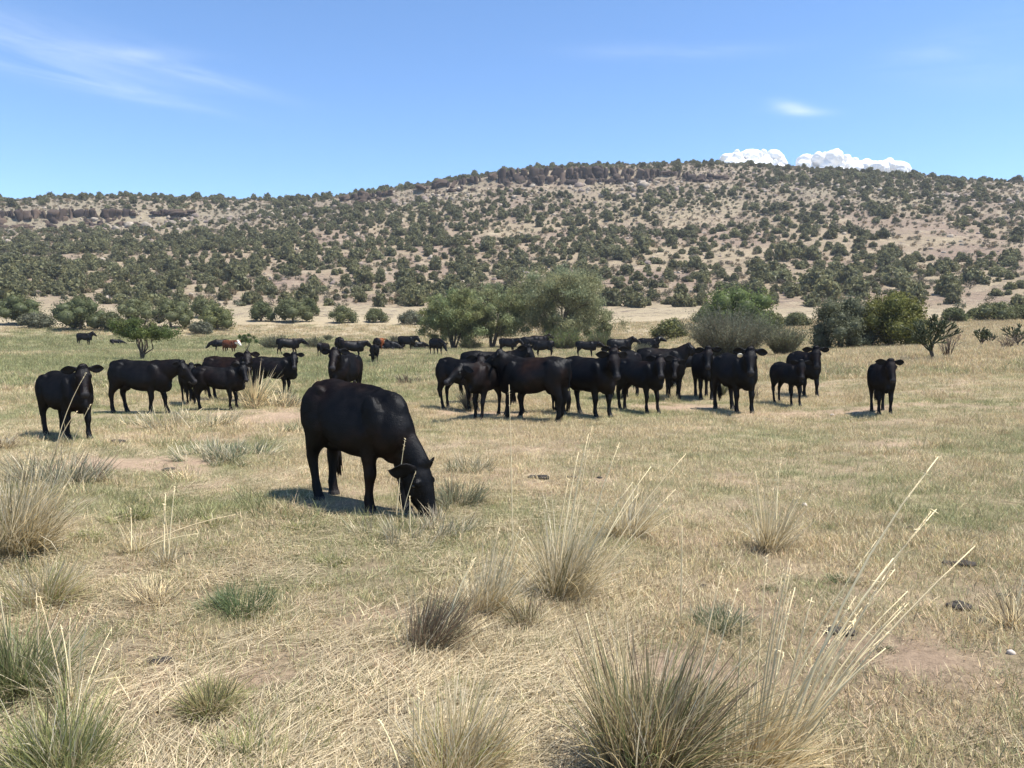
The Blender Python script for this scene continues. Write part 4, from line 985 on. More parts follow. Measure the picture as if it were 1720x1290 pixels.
HERD = [
 dict(x=604, y=848, rz=-53, head='graze', yaw=11, pitch=-66, droop=.3, legs=(.12, -.12, -.12, .04), tail=.30, warm=.6, fat=.95, label='big black cow grazing alone in front, head down in the grass', group=None, s=1.0, seed=3),
 dict(x=114, y=735, rz=-66, head='up', yaw=-20, pitch=-55, legs=(.06, -.08, -.05, .05), tail=-.1, fat=1.1, s=0.87, label='black cow nearest the left edge, broadside with face turned to the viewer', group=GL, seed=5),
 dict(x=238, y=693, rz=-34, head='level', yaw=6, pitch=-48, legs=(.14, -.12, .06, -.10), s=0.9, label='black cow standing side on, stretching its head towards a calf', group=GL, seed=6),
 dict(x=318, y=679, rz=-82, head='up', yaw=-8, pitch=-52, calf=1, s=0.75, label='black calf facing the viewer, nosed by the side-on cow', group=GL, name='calf', cat='calf', seed=7),
 dict(x=383, y=673, rz=-38, head='up', yaw=-50, pitch=-48, s=0.9, coat='brown', warm=.7, legs=(.05, -.05, 0, .1), label='brown-backed cow looking out over the smaller black one before it', group=GL, seed=8),
 dict(x=368, y=688, rz=-24, head='up', yaw=-46, pitch=-55, calf=.6, s=0.77, legs=(.05, -.06, -.1, .06), label='black yearling standing in front of the brown-backed cow', group=GL, seed=9, name='yearling', cat='yearling'),
 dict(x=462, y=662, rz=-24, head='up', yaw=-66, pitch=-48, s=0.84, legs=(.0, -.05, .04, -.06), label='black cow side on behind a pale weed, face towards the viewer', group=GL, seed=10, tail=.05),
 dict(x=580, y=676, rz=-108, head='up', yaw=8, pitch=-46, s=0.97, fat=1.12, legs=(0, 0, 0, 0), warm=.5, label='black cow facing the viewer, seen over the grazing cow\'s back', group=GL, seed=11),
 # right of the middle
 dict(x=773, y=688, rz=-48, head='up', yaw=-25, pitch=-50, calf=.8, s=.92, legs=(.05, 0, -.05, .05), label='small black cow at the left end of the bunch, behind the calf\'s nose', group=GR, seed=12, name='yearling', cat='yearling'),
 dict(x=822, y=702, rz=-122, head='level', yaw=-18, pitch=-32, calf=.8, s=.93, warm=.55, legs=(.06, -.06, .05, -.05), label='black calf with rusty brown chest, its muzzle pushed to the left', group=GR, seed=13, name='calf', cat='calf'),
 dict(x=828, y=676, rz=-4, head='up', yaw=-30, pitch=-55, s=1.0, label='black cow half hidden between the rusty calf and the biggest cow', group=GR, seed=14),
 dict(x=897, y=705, rz=152, head='back', yaw=14, pitch=-30, s=1.0, fat=1.15, warm=.7, legs=(.08, -.06, -.08, .06), label='large black cow facing left with its broad rump to the viewer', group=GR, seed=15, tail=.05),
 dict(x=908, y=693, rz=20, head='low', yaw=10, pitch=-20, calf=1, s=.76, label='black calf standing behind the large left-facing cow, legs showing', group=GR, seed=16, name='calf', cat='calf'),
 dict(x=988, y=698, rz=-48, head='up', yaw=-24, pitch=-56, s=0.97, fat=1.08, legs=(.06, -.05, .08, -.08), label='broad black cow in the middle of the bunch, head turned to the viewer', group=GR, seed=17),
 dict(x=1048, y=669, rz=-112, head='up', yaw=18, pitch=-50, s=1.0, warm=.8, label='brownish black cow between the broad cow and the heifer, facing out', group=GR, seed=18),
 dict(x=1074, y=691, rz=-48, head='up', yaw=-36, pitch=-50, calf=.5, s=.92, legs=(.08, -.06, -.16, -.02), label='slim black heifer stepping forward with hind leg stretched back', group=GR, seed=19, name='heifer', cat='heifer'),
 dict(x=1110, y=650, rz=-10, head='up', yaw=10, pitch=-35, s=1.0, label='black cow behind the heifer, only its head showing in profile', group=GR, seed=20),
 dict(x=1131, y=668, rz=-86, head='level', yaw=-6, pitch=-52, calf=.6, s=.86, fat=1.2, label='round black calf facing the viewer with lowered head', group=GR, seed=21, name='calf', cat='calf'),
 dict(x=1160, y=638, rz=176, head='level', yaw=0, pitch=-40, calf=.9, s=.74, label='small black calf side on, far behind, facing left', group=GR, seed=22, name='calf', cat='calf'),
 dict(x=1182, y=669, rz=-82, head='up', yaw=-8, pitch=-54, s=.98, fat=.95, legs=(.05, -.04, .0, .0), label='black cow facing out, tucked behind the ear-tagged cow', group=GR, seed=23),
 dict(x=1234, y=691, rz=-64, head='up', yaw=-24, pitch=-52, s=1.02, fat=1.05, legs=(.05, -.05, .1, -.1), tag=-1, tag_size=1.15, label='large black cow with a round pale ear tag', group=GR, seed=24),
 dict(x=1322, y=679, rz=-58, head='up', yaw=-24, pitch=-58, calf=.9, s=0.8, legs=(.05, -.05, -.08, .04), warm=.6, label='black calf standing before a cow, next to the ear-tagged cow', group=GR, seed=25, name='calf', cat='calf'),
 dict(x=1350, y=665, rz=-66, head='up', yaw=-18, pitch=-58, s=0.95, legs=(.08, -.1, 0, 0), label='black cow looking out over the calf that stands before it', group=GR, seed=26),
 dict(x=1480, y=694, rz=-80, head='up', yaw=6, pitch=-55, calf=.55, s=0.81, legs=(.04, -.04, .0, .0), label='lone black yearling at the right end, facing the viewer', group=GR, seed=27, name='yearling', cat='yearling'),
 # far back
 dict(x=142, y=580, rz=-28, head='up', yaw=10, pitch=-40, s=1.1, label='distant black cow standing left of the bare-stemmed green tree', group=GF),
 dict(x=195, y=579, rz=0, head='low', yaw=0, pitch=-20, calf=1, s=.8, lying=True, label='distant black calf lying down near the bare-stemmed green tree', group=GF, name='calf', cat='calf'),
 dict(x=371, y=592, rz=186, head='low', yaw=0, pitch=-50, calf=.4, s=.95, label='distant black cow beside the white-faced brown one', group=GF),
 dict(x=386, y=594, rz=-40, head='level', yaw=-10, pitch=-40, s=0.92, coat='red', white_face=True, label='brown cow with a white face', group=GF),
 dict(x=484, y=598, rz=6, head='level', yaw=0, pitch=-32, calf=.4, s=1.05, legs=(.2, -.15, .2, -.2), label='distant black cow walking to the right, side on', group=GF),
 dict(x=544, y=600, rz=50, head='graze', yaw=0, pitch=-60, calf=1, s=.8, label='distant black calf left of the one seen from behind', group=GF, name='calf', cat='calf'),
 dict(x=571, y=597, rz=88, head='graze', yaw=0, pitch=-60, s=1.1, fat=1.1, label='black cow seen from behind, straight over the facing cow\'s head', group=GF),
 dict(x=592, y=603, rz=4, head='level', yaw=0, pitch=-40, s=.95, label='black cow mostly hidden by the facing cow, its back showing', group=GF),
 dict(x=633, y=591, rz=92, head='graze', yaw=0, pitch=-60, s=1.05, fat=1.1, label='black cow seen from behind next to a rust-coloured one', group=GF),
 dict(x=640, y=589, rz=80, head='level', yaw=0, pitch=-40, s=.98, coat='tan', warm=0, label='rust-coloured cow standing behind black ones', group=GF),
 dict(x=629, y=610, rz=95, head='graze', yaw=0, pitch=-60, calf=.8, s=.86, fat=1.2, label='small black calf walking away, nearest of the far ones', group=GF, name='calf', cat='calf'),
 dict(x=650, y=589, rz=-10, head='low', yaw=0, pitch=-30, s=1.15, lying=True, label='black cow lying right of the rust-coloured one', group=GF),
 dict(x=666, y=588, rz=165, head='up', yaw=20, pitch=-40, s=1.15, lying=True, label='black cow lying left of the standing one with lowered head', group=GF),
 dict(x=683, y=589, rz=-22, head='level', yaw=-12, pitch=-50, s=1.16, fat=1.1, label='black cow standing among those lying down, head low to the right', group=GF),
 dict(x=704, y=586, rz=18, head='low', yaw=0, pitch=-20, calf=.6, s=1.0, lying=True, label='black calf lying alone, left of the willow thicket', group=GF, name='calf', cat='calf'),
 dict(x=733, y=597, rz=-60, head='low', yaw=10, pitch=-60, s=1.05, label='black cow at the left foot of the willow thicket', group=GF),
 dict(x=853, y=593, rz=-20, head='level', yaw=0, pitch=-40, s=1.0, label='black cow just above the bunch, under the willow thicket', group=GF),
 dict(x=890, y=590, rz=184, head='low', yaw=0, pitch=-40, s=1.1, label='black cow in the tree shade, leftmost of three', group=GF),
 dict(x=906, y=588, rz=0, head='up', yaw=0, pitch=-30, s=1.15, fat=1.1, coat='brown', label='brownish black cow in the tree shade, middle of three', group=GF),
 dict(x=913, y=600, rz=172, head='level', yaw=0, pitch=-30, s=.95, label='black cow in the tree shade, lowest of three', group=GF),
 dict(x=984, y=601, rz=-8, head='level', yaw=0, pitch=-30, calf=.5, s=.92, label='distant black yearling showing over the broad cow\'s back', group=GF, name='yearling', cat='yearling'),
 dict(x=1040, y=602, rz=8, head='up', yaw=0, pitch=-25, s=1.05, label='distant black cow above the facing brownish cow, side on', group=GF),
 dict(x=1089, y=597, rz=-14, head='up', yaw=-5, pitch=-25, s=1.08, tag=-1, tag_size=1.2, legs=(.1, -.1, .1, -.1), label='black cow standing alone on the dry slope, side on', group=GF),
]
for i_, p_ in enumerate(HERD): p_.setdefault('seed', i_)
build_herd(HERD, lambda r: .0125 if r < 10 else (.018 if r < 15 else (.024 if r < 32 else .036)))
# ------------------------------------------------------------------ short grass and straw that cover the pasture
def cover_proto(k, n, hmin, hmax, flat, spread, width, seed):
    r = np.random.default_rng(seed + k); a = r.uniform(0, 2 * PI, n); q = np.sqrt(r.uniform(0, 1, n)) * spread
    b = np.stack([np.cos(a) * q, np.sin(a) * q, np.full(n, -.006)], 1)
    az_ = r.uniform(0, 2 * PI, n); lean = np.abs(r.normal(flat, .35, n)).clip(0, 1.5)
    V, F, t, m = blades(b, az_, lean, r.uniform(hmin, hmax, n), r.uniform(.0, .7, n), width, r, 3)
    S = Soup(); c = np.repeat(r.uniform(.62, 1.35, (n, 1)) * (1 + r.normal(0, .05, (n, 3))), m, 0); S.add(V, F, c)
    return S
UP = [cover_proto(k, 34, .03, .085, .60, .13, .0036, 900).mesh('grass_clump', M_BLADE_I) for k in range(6)]
FLAT = []
for k in range(5):                                               # straw lying every which way, much of it combed one way
    r = np.random.default_rng(950 + k); n = 30; b = np.stack([r.uniform(-.2, .2, n), r.uniform(-.2, .2, n), r.uniform(.004, .03, n)], 1)
    az_ = r.normal(1.4, .6, n); V, F, t, m = blades(b, az_, np.full(n, 1.5) + r.normal(0, .07, n), r.uniform(.10, .34, n), r.normal(0, .12, n), .0042, r, 3, face=az_ * -1 + r.uniform(-.6, .6, n))
    S = Soup(); S.add(V, F, np.repeat(r.uniform(.55, 1.45, (n, 1)), m, 0)); FLAT.append(S.mesh('straw', M_BLADE_I))
COARSE = [cover_proto(k, 40, .06, .17, .5, .30, .011, 1000).mesh('grass_clump', M_BLADE_I) for k in range(5)]
TUFTY = [cover_proto(k, 60, .10, .24, .5, .16, .006, 1100).mesh('grass_clump', M_BLADE_I) for k in range(4)]
def field(n, r0, r1, powr, amax, seed):
    r = np.random.default_rng(seed); u = r.uniform(0, 1, n); k = 2 - powr
    q = (r0 ** k + u * (r1 ** k - r0 ** k)) ** (1 / k); a = r.uniform(-amax, amax, n)
    return q * np.sin(a), q * np.cos(a), q, r
def tints(X, Y, r, gmul=1.0):
    g = np.clip(green_at(X, Y) * gmul, 0, 1); n = len(X)
    isg = r.uniform(0, 1, n) < g * 1.2
    straw = np.where(r.uniform(0, 1, (n, 1)) < .55, np.array([.62, .51, .30]), np.array([.48, .375, .21])) * r.uniform(.75, 1.2, (n, 1))
    grn = np.where(r.uniform(0, 1, (n, 1)) < .5, np.array([.25, .255, .115]), np.array([.37, .355, .175])) * r.uniform(.75, 1.2, (n, 1))
    return np.where(isg[:, None], grn, straw), isg
X, Y, q, r = field(78000, 1.6, 34, 1.15, 1.15, 21)
k = r.uniform(0, 1, len(X)) < 1 - .92 * bare_at(X, Y); X, Y, q = X[k], Y[k], q[k]; t, g = tints(X, Y, r)
scatter('short_grass', UP, np.stack([X, Y, zf(X, Y)], 1), r.uniform(0, 6.3, len(X)), r.uniform(.6, 1.25, len(X)) * (1 + q / 40) * np.where(g, .8, 1), r.integers(0, 6, len(X)), t)
X, Y, q, r = field(28800, 1.6, 22, 1.25, 1.15, 22)
k = r.uniform(0, 1, len(X)) < (1 - .75 * bare_at(X, Y)) * (1 - .7 * green_at(X, Y)) * sstep(.30, .62, fbm(X / 1.3, Y / 1.3, 78, 3)) * (1 - .72 * sstep(.08, .22, X / np.maximum(Y, .1))); X, Y, q = X[k], Y[k], q[k]; n = len(X)
ang = (fbm(X / 1.6, Y / 1.6, 77, 2) - .5) * 5
st = np.array([.58, .485, .315]) * r.uniform(.6, 1.25, (n, 1))
scatter('lying_straw', FLAT, np.stack([X, Y, zf(X, Y)], 1), ang + r.normal(0, .35, n), r.uniform(.5, 1.0, n) * (1 - .35 * sstep(.08, .22, X / np.maximum(Y, .1))), r.integers(0, 5, n), st)
X, Y, q, r = field(42000, 28, 135, 1.35, .78, 23)
k = r.uniform(0, 1, len(X)) < 1 - .9 * bare_at(X, Y); X, Y, q = X[k], Y[k], q[k]; t, g = tints(X, Y, r); n = len(X)
t = t * (1 - .12 * sstep(60, 120, q))[:, None]
scatter('meadow_grass', COARSE, np.stack([X, Y, zf(X, Y)], 1), r.uniform(0, 6.3, n), r.uniform(.7, 1.4, n) * (1 + q / 90), r.integers(0, 5, n), t)
# taller rough grass in drifts: left meadow, the slope on the right, strips between the cows
X, Y, q, r = field(30000, 7, 110, 1.25, .76, 24)
az_d = np.degrees(np.arctan2(X, Y)); dr = fbm(X / 3.2, Y / 2.2, 99, 3)
p = sstep(.52, .68, dr) * .55 + .5 * sstep(13, 24, az_d) * sstep(24, 34, q) * (1 - sstep(60, 90, q)) + .35 * (1 - sstep(-16, -8, az_d)) * sstep(18, 26, q)
p = p * (1 - bare_at(X, Y)) * np.where(q < 14, .45, 1)
k = r.uniform(0, 1, len(X)) < p; X, Y, q = X[k], Y[k], q[k]; t, g = tints(X, Y, r, .8); n = len(X)
scatter('rough_grass', TUFTY, np.stack([X, Y, zf(X, Y)], 1), r.uniform(0, 6.3, n), r.uniform(.55, 1.2, n) * (1 + q / 120), r.integers(0, 4, n), t)

# ------------------------------------------------------------------ tufts and bunches one can point to
PALETTE = {'straw': [(.62, .53, .35), (.54, .45, .28), (.70, .62, .44)], 'gold': [(.56, .45, .25), (.48, .38, .20)], 'green': [(.17, .20, .08), (.22, .24, .10)], 'lime': [(.34, .35, .13), (.42, .41, .18)],
           'olive': [(.19, .18, .085), (.27, .23, .12)], 'brown': [(.25, .185, .12), (.18, .13, .09)], 'grey': [(.26, .26, .17), (.20, .21, .125)], 'pale': [(.84, .70, .42), (.76, .61, .36)], 'blue': [(.16, .21, .105), (.14, .18, .085)]}
def tuft(px, py, w_px, h_px, mix, n, label, cat='grass tuft', lean=0.0, fan=.55, bend=.5, width=.0045, seed=0, group='grass tufts in the pasture', stalks=(), name='grass_tuft', foot=.45):
    """w_px/h_px: its size in the photograph; mix: {palette: share}; lean: sideways tilt (to the right positive)"""
    g = at(px, py); d = math.hypot(g.x, g.y); w, h = w_px * d / 1292, h_px * d / 1292 * 1.08
    r = np.random.default_rng(2000 + seed)
    n = int(n * 1.35); h = h * 1.08
    ns = max(4, n // 45); sa = r.uniform(0, 2 * PI, ns); sq = np.sqrt(r.uniform(0, 1, ns)); sub = r.integers(0, ns, n)       # the plant grows as several shoots, each with its own lean and height
    sl, sn, sh = r.normal(0, .16, (ns, 2)), r.uniform(.55, 1.12, ns), r.uniform(.75, 1.25, ns)
    b = np.stack([np.cos(sa[sub]) * sq[sub] * w * .5 * foot, np.sin(sa[sub]) * sq[sub] * w * .5 * foot, np.full(n, -.02)], 1); b[:, :2] += r.normal(0, .028 * max(1, w), (n, 2))
    q = np.clip(np.hypot(b[:, 0], b[:, 1]) / (w * .5 * foot + .02), 0, 1.2)
    out = np.arctan2(b[:, 0], b[:, 1]) + r.normal(0, .8, n); th = q * fan * r.uniform(.3, 1.2, n) + np.abs(r.normal(0, .16, n))
    vx = np.sin(out) * np.sin(th) + math.sin(lean) * r.uniform(.5, 1.4, n) + sl[sub, 0]; vy = np.cos(out) * np.sin(th) + sl[sub, 1]; az_ = np.arctan2(vx, vy); th = np.arcsin(np.clip(np.hypot(vx, vy), 0, .97))
    ln = h * sn[sub] * (.25 + .85 * r.beta(2.2, 1.8, n))
    low = r.uniform(0, 1, n) < .16                                     # dead blades lying around the foot
    th = np.where(low, r.uniform(1.15, 1.5, n), th); az_ = np.where(low, r.uniform(0, 2 * PI, n), az_); ln = np.where(low, np.minimum(ln, .28) * r.uniform(.4, 1, n), ln)
    b[:, 2] = np.where(low, r.uniform(.0, .05, n), b[:, 2])
    bd = np.abs(r.normal(bend, .35, n)) * r.choice([1, .25, 1.7], n, p=[.5, .35, .15])
    V, F, t, m = blades(b, az_, th, ln, np.where(low, .1, bd), width * d / 5 if d > 5 else width, r, 4)
    ks = list(mix); pr = np.array([mix[k] for k in ks], float); pr /= pr.sum(); ch = r.choice(len(ks), n, p=pr)
    c = np.array([PALETTE[ks[i]][r.integers(0, len(PALETTE[ks[i]]))] for i in ch]) * r.uniform(.75, 1.2, (n, 1)) * sh[sub][:, None]
    c = np.where(low[:, None], np.array([.55, .45, .29]) * r.uniform(.6, 1.1, (n, 1)), c)
    S = Soup(); S.add(V, F, np.repeat(c, m, 0))
    root = link(name, None, None, (g.x, g.y, g.z)); tag(root, label, cat, group); tag(link('blades', S.mesh('blades', M_BLADE), root), kind='stuff')
    for i, (tx, ty, sx_) in enumerate(stalks):
        # a dry seed stalk that rises from the tuft; tip given by where it ends in the view
        k = d / 1292; tip = np.array([(tx - px) * k, r.uniform(-.25, .25) * h, (py - ty) * k]); f = np.array([sx_ * k, r.uniform(-.05, .05), 0])
        mid = f + (tip - f) * .5 + np.array([-(tip - f)[0] * r.uniform(.06, .22), r.normal(0, .03) * h, np.linalg.norm(tip - f) * r.uniform(.02, .09)])
        tt = np.linspace(0, 1, 7)[:, None]; P = (1 - tt) ** 2 * f + 2 * tt * (1 - tt) * mid + tt ** 2 * tip
        rad = np.interp(tt[:, 0], [0, .6, 1], [.0058, .0044, .0018]) * max(1, d / 7) * r.uniform(.6, 1.15)
        V, F = tube(P, rad, 5); cc = np.array(PALETTE['pale'][i % 2]) * r.uniform(.85, 1.15); Sk = Soup(); Sk.add(V, F, cc)
        # sheath leaves and a thin seed head
        e = P[-1]; dv = (P[-1] - P[-2]); dv /= np.linalg.norm(dv)
        m_ = 10; pp = e - dv * r.uniform(0, .16, (m_, 1)) * np.linalg.norm(tip); V, F = leaf_quads(pp, r.normal(size=(m_, 3)), .035, .004 * max(1, d / 5), r, 0); Sk.add(V, F, cc * .9)
        link('stalk', Sk.mesh('stalk', M_STALK), root)
    return root
B, T_ = 'grass tuft', None
def stalk_fan(r, px, py, n, dx, dy, spread, foot=30):
    return [(px + dx * f + r.normal(0, spread), py - dy * g_, r.normal(0, foot)) for f, g_ in zip(r.uniform(.3, 1.1, n), r.uniform(.45, 1.05, n))]
rs = np.random.default_rng(55)
tuft(1085, 1302, 225, 262, {'olive': 4, 'brown': 3, 'green': 2, 'gold': 4, 'straw': 3}, 2000, 'biggest grass clump, brown and green, at the bottom edge', lean=.10, fan=.40, seed=1, stalks=[(1215, 950, 60), (1228, 945, 70), (985, 1035, -60), (1040, 1110, -40)])
tuft(1255, 1305, 190, 175, {'straw': 4, 'pale': 5, 'gold': 2}, 900, 'bundle of pale straw at the bottom edge with long stalks sweeping right', lean=.46, fan=.4, seed=2, width=.0062,
     stalks=[(1552, 768, 40), (1540, 856, 60), (1548, 852, 20), (1612, 912, 50), (1530, 1020, 70), (1420, 1030, 30), (1440, 1050, 60), (1290, 1040, 10), (1345, 1000, 30), (1235, 1000, -30), (1470, 905, 20), (1400, 1085, 70), (1500, 960, 55)] + [(1255 + 250 * f_ + rs.normal(0, 25), 1120 - 200 * rs.uniform(.2, 1), 70 * f_) for f_ in rs.uniform(0, 1, 16)], name='straw_bundle')
tuft(765, 1305, 210, 165, {'straw': 6, 'gold': 3, 'lime': 1}, 1100, 'upright golden straw bunch at the bottom edge, middle', lean=.18, fan=.45, seed=3, stalks=[(702, 1135, -60), (700, 1140, -70), (870, 1140, 60), (840, 1160, 40), (640, 1180, -90), (712, 1150, -66), (790, 1190, 0)], name='straw_bunch')
tuft(110, 1295, 250, 125, {'lime': 4, 'green': 3, 'straw': 2, 'olive': 2}, 1500, 'wide yellow-green grass clump in the bottom left corner', fan=.8, seed=4)
tuft(35, 1165, 150, 150, {'green': 5, 'olive': 3, 'straw': 1}, 900, 'tall dark green grass clump at the left edge', fan=.6, seed=5, stalks=[(20, 905, -20), (75, 1010, 30), (178, 1150, 60)])
tuft(120, 1180, 90, 190, {'straw': 4, 'green': 2}, 160, 'thin straw stalks between the two left edge clumps', lean=.1, seed=6, stalks=[(160, 1085, 20), (95, 1010, 0), (140, 1040, 10), (168, 1100, 20), (110, 1060, 5)], name='straw_bunch')
tuft(357, 1192, 140, 72, {'olive': 4, 'lime': 3, 'gold': 2}, 900, 'round olive tuft standing alone in the lower left', fan=.95, seed=7)
tuft(425, 1272, 230, 58, {'lime': 5, 'green': 2, 'straw': 3}, 900, 'low spread of lime green grass at the bottom, left of the golden straw', fan=.9, seed=8, foot=.8)
tuft(725, 1080, 150, 125, {'brown': 6, 'grey': 2, 'straw': 1}, 560, 'dark brown twiggy clump blown to the right', lean=.42, fan=.35, seed=9, bend=.15, stalks=[(800, 935, 20), (795, 950, 10), (790, 960, 15)], name='twiggy_clump')
tuft(885, 1052, 55, 85, {'olive': 4, 'brown': 2, 'straw': 2}, 240, 'narrow upright olive tuft right of the dark twiggy clump', fan=.3, seed=10)
tuft(812, 1030, 130, 115, {'straw': 6, 'gold': 3, 'grey': 1}, 700, 'straw bunch leaning right, behind the dark twiggy clump', lean=.3, fan=.4, seed=11, stalks=[(875, 880, 20), (860, 890, 10), (880, 900, 30), (840, 880, 0)], name='straw_bunch')
tuft(945, 1005, 130, 170, {'straw': 6, 'gold': 3, 'olive': 2}, 800, 'tall feathery straw bunch in the middle, stalks fanning right', lean=.25, fan=.4, seed=12, stalks=[(985, 718, 0), (998, 712, 10), (1040, 735, 20), (1012, 745, 10), (1102, 785, 30), (1160, 760, 40), (975, 760, -10), (955, 800, -20), (1060, 800, 20), (1120, 850, 40), (1080, 830, 30), (1000, 800, 10), (1025, 860, 15), (970, 860, -5), (1135, 815, 36), (940, 870, -20)], name='straw_bunch')
tuft(1052, 898, 90, 95, {'straw': 5, 'gold': 3}, 300, 'loose straw bunch behind the tall feathery one', lean=.1, fan=.35, seed=13, stalks=[(1065, 780, 10), (1080, 795, 10), (1040, 790, 0), (1095, 800, 20), (1030, 810, -10)], name='straw_bunch')
tuft(1290, 922, 80, 90, {'straw': 6, 'gold': 4}, 300, 'lone upright straw bunch in the right half of the pasture', fan=.35, seed=14, stalks=[(1268, 790, -10), (1285, 775, 0), (1302, 770, 4), (1330, 825, 15), (1350, 835, 20), (1262, 815, -16), (1312, 800, 10), (1275, 800, -5), (1295, 790, 4)], name='straw_bunch')
tuft(1205, 1050, 160, 52, {'blue': 4, 'grey': 4, 'straw': 1}, 600, 'grey-green tuft just above the biggest clump', fan=.95, seed=15)
tuft(765, 848, 110, 50, {'grey': 6, 'olive': 2, 'brown': 1}, 700, 'dense grey-green tuft beside the grazing cow\'s head', fan=.9, seed=16, foot=.7)
tuft(790, 790, 90, 30, {'olive': 3, 'grey': 3, 'straw': 3}, 420, 'low olive tuft beyond the dense grey-green one', fan=.9, seed=17, foot=.8)
tuft(690, 898, 200, 48, {'straw': 5, 'grey': 3, 'brown': 1}, 700, 'long strip of rough straw in front of the grazing cow\'s muzzle', fan=.7, seed=18, foot=.95, stalks=[(690, 830, 0), (672, 815, -10), (655, 640, 160)][:2], name='grass_strip')
tuft(405, 1020, 120, 50, {'blue': 6, 'green': 4}, 700, 'patch of fresh dark green grass, left of centre', fan=.9, seed=19, foot=.9, name='grass_patch')
tuft(268, 1010, 110, 62, {'pale': 6, 'brown': 3}, 300, 'flattened fan of pale dry blades, left', lean=.25, fan=1.1, seed=20, bend=.1, name='straw_fan')
tuft(30, 928, 150, 150, {'straw': 6, 'gold': 4, 'olive': 2}, 1000, 'tall straw bunch at the left edge, stalks leaning right', lean=.2, fan=.45, seed=21, stalks=[(98, 755, 20), (60, 770, 5), (150, 760, 40), (40, 790, 0), (75, 800, 10), (115, 790, 25), (22, 800, -10), (52, 820, 4), (90, 835, 15), (128, 640, 60)][:9], name='straw_bunch')
tuft(70, 1012, 160, 85, {'straw': 5, 'lime': 3, 'gold': 3}, 700, 'arching straw and green tuft below the left straw bunch', lean=.2, fan=.9, seed=22)
tuft(225, 930, 60, 50, {'straw': 4, 'gold': 2}, 90, 'few crooked stalks in the left pasture', lean=.1, seed=23, stalks=[(215, 862, 0), (205, 870, -5), (330, 895, 0), (380, 870, 0), (185, 940, -10)], name='straw_bunch', group='thin straw stalks')
tuft(280, 950, 50, 50, {'straw': 4, 'gold': 2}, 90, 'three upright stalks over the flattened fan of blades', seed=24, stalks=[(281, 835, 0), (283, 850, 2), (302, 822, 6)], name='straw_bunch', group='thin straw stalks')
tuft(90, 812, 160, 52, {'grey': 5, 'straw': 3, 'brown': 2}, 600, 'grey weedy clump below the leftmost cow', fan=.8, seed=25, foot=.8)
tuft(862, 955, 20, 24, {'straw': 3}, 30, 'single very tall dry stalk in the middle of the pasture', seed=26, stalks=[(855, 640, 0)], name='tall_stalk', cat='grass stalk', group='thin straw stalks')
tuft(1145, 1055, 20, 24, {'brown': 3}, 24, 'thin dark stalk right of the feathery straw bunch', seed=27, stalks=[(1142, 880, 0)], name='tall_stalk', cat='grass stalk', group='thin straw stalks')
tuft(665, 875, 18, 20, {'straw': 3}, 20, 'bent stalk crossing the grazing cow\'s neck', seed=28, stalks=[(682, 735, 0), (672, 800, 0), (700, 790, 10)], name='tall_stalk', cat='grass stalk', group='thin straw stalks')
tuft(92, 768, 18, 20, {'straw': 3}, 20, 'long slanting stalk crossing the leftmost cow', seed=29, stalks=[(141, 645, 0), (130, 700, 0), (150, 690, 20)], name='tall_stalk', cat='grass stalk', group='thin straw stalks')
tuft(380, 768, 180, 34, {'grey': 4, 'straw': 4, 'blue': 2}, 900, 'long low weedy drift across the bare ground behind the grazing cow', fan=.9, seed=30, foot=.95, name='grass_strip')
tuft(300, 712, 220, 30, {'straw': 4, 'pale': 3, 'grey': 2}, 900, 'straw drift along the feet of the left cattle', fan=.9, seed=31, foot=.95, name='grass_strip')
tuft(490, 724, 50, 16, {'blue': 3, 'grey': 3}, 240, 'small green weed on bare ground behind the grazing cow', fan=1, seed=32, foot=.9)
tuft(460, 683, 110, 36, {'pale': 4, 'grey': 3, 'brown': 2}, 500, 'pale twiggy weed under the side-on cow', fan=.9, seed=33, foot=.8, name='weed', cat='weed', group='weeds among the cattle')
tuft(424, 683, 34, 62, {'pale': 5, 'grey': 2}, 200, 'upright whitish weed before the side-on cow\'s tail', fan=.5, seed=34, name='weed', cat='weed', group='weeds among the cattle')
tuft(686, 643, 34, 16, {'brown': 3, 'grey': 3}, 200, 'small grey-brown weed in the meadow right of the facing cow', fan=.9, seed=35, foot=.8, name='weed', cat='weed', group='weeds among the cattle')
tuft(790, 690, 30, 46, {'brown': 4, 'grey': 2}, 200, 'dark weed between the legs of the left calves of the bunch', fan=.5, seed=36, name='weed', cat='weed', group='weeds among the cattle')
tuft(1208, 664, 26, 44, {'grey': 4, 'olive': 2}, 160, 'thin weed beside the ear-tagged cow\'s hind leg', fan=.4, seed=37, name='weed', cat='weed', group='weeds among the cattle')
tuft(1700, 1052, 44, 70, {'pale': 4, 'brown': 2}, 120, 'dry pale twigs at the right edge', fan=.5, seed=38, stalks=[(1712, 960, 0), (1690, 990, 0)], name='weed', cat='weed', group='weeds among the cattle')
tuft(10, 750, 70, 26, {'straw': 4, 'brown': 2}, 320, 'brown straw heap at the left edge beside the leftmost cow', fan=.9, seed=39, foot=.8)
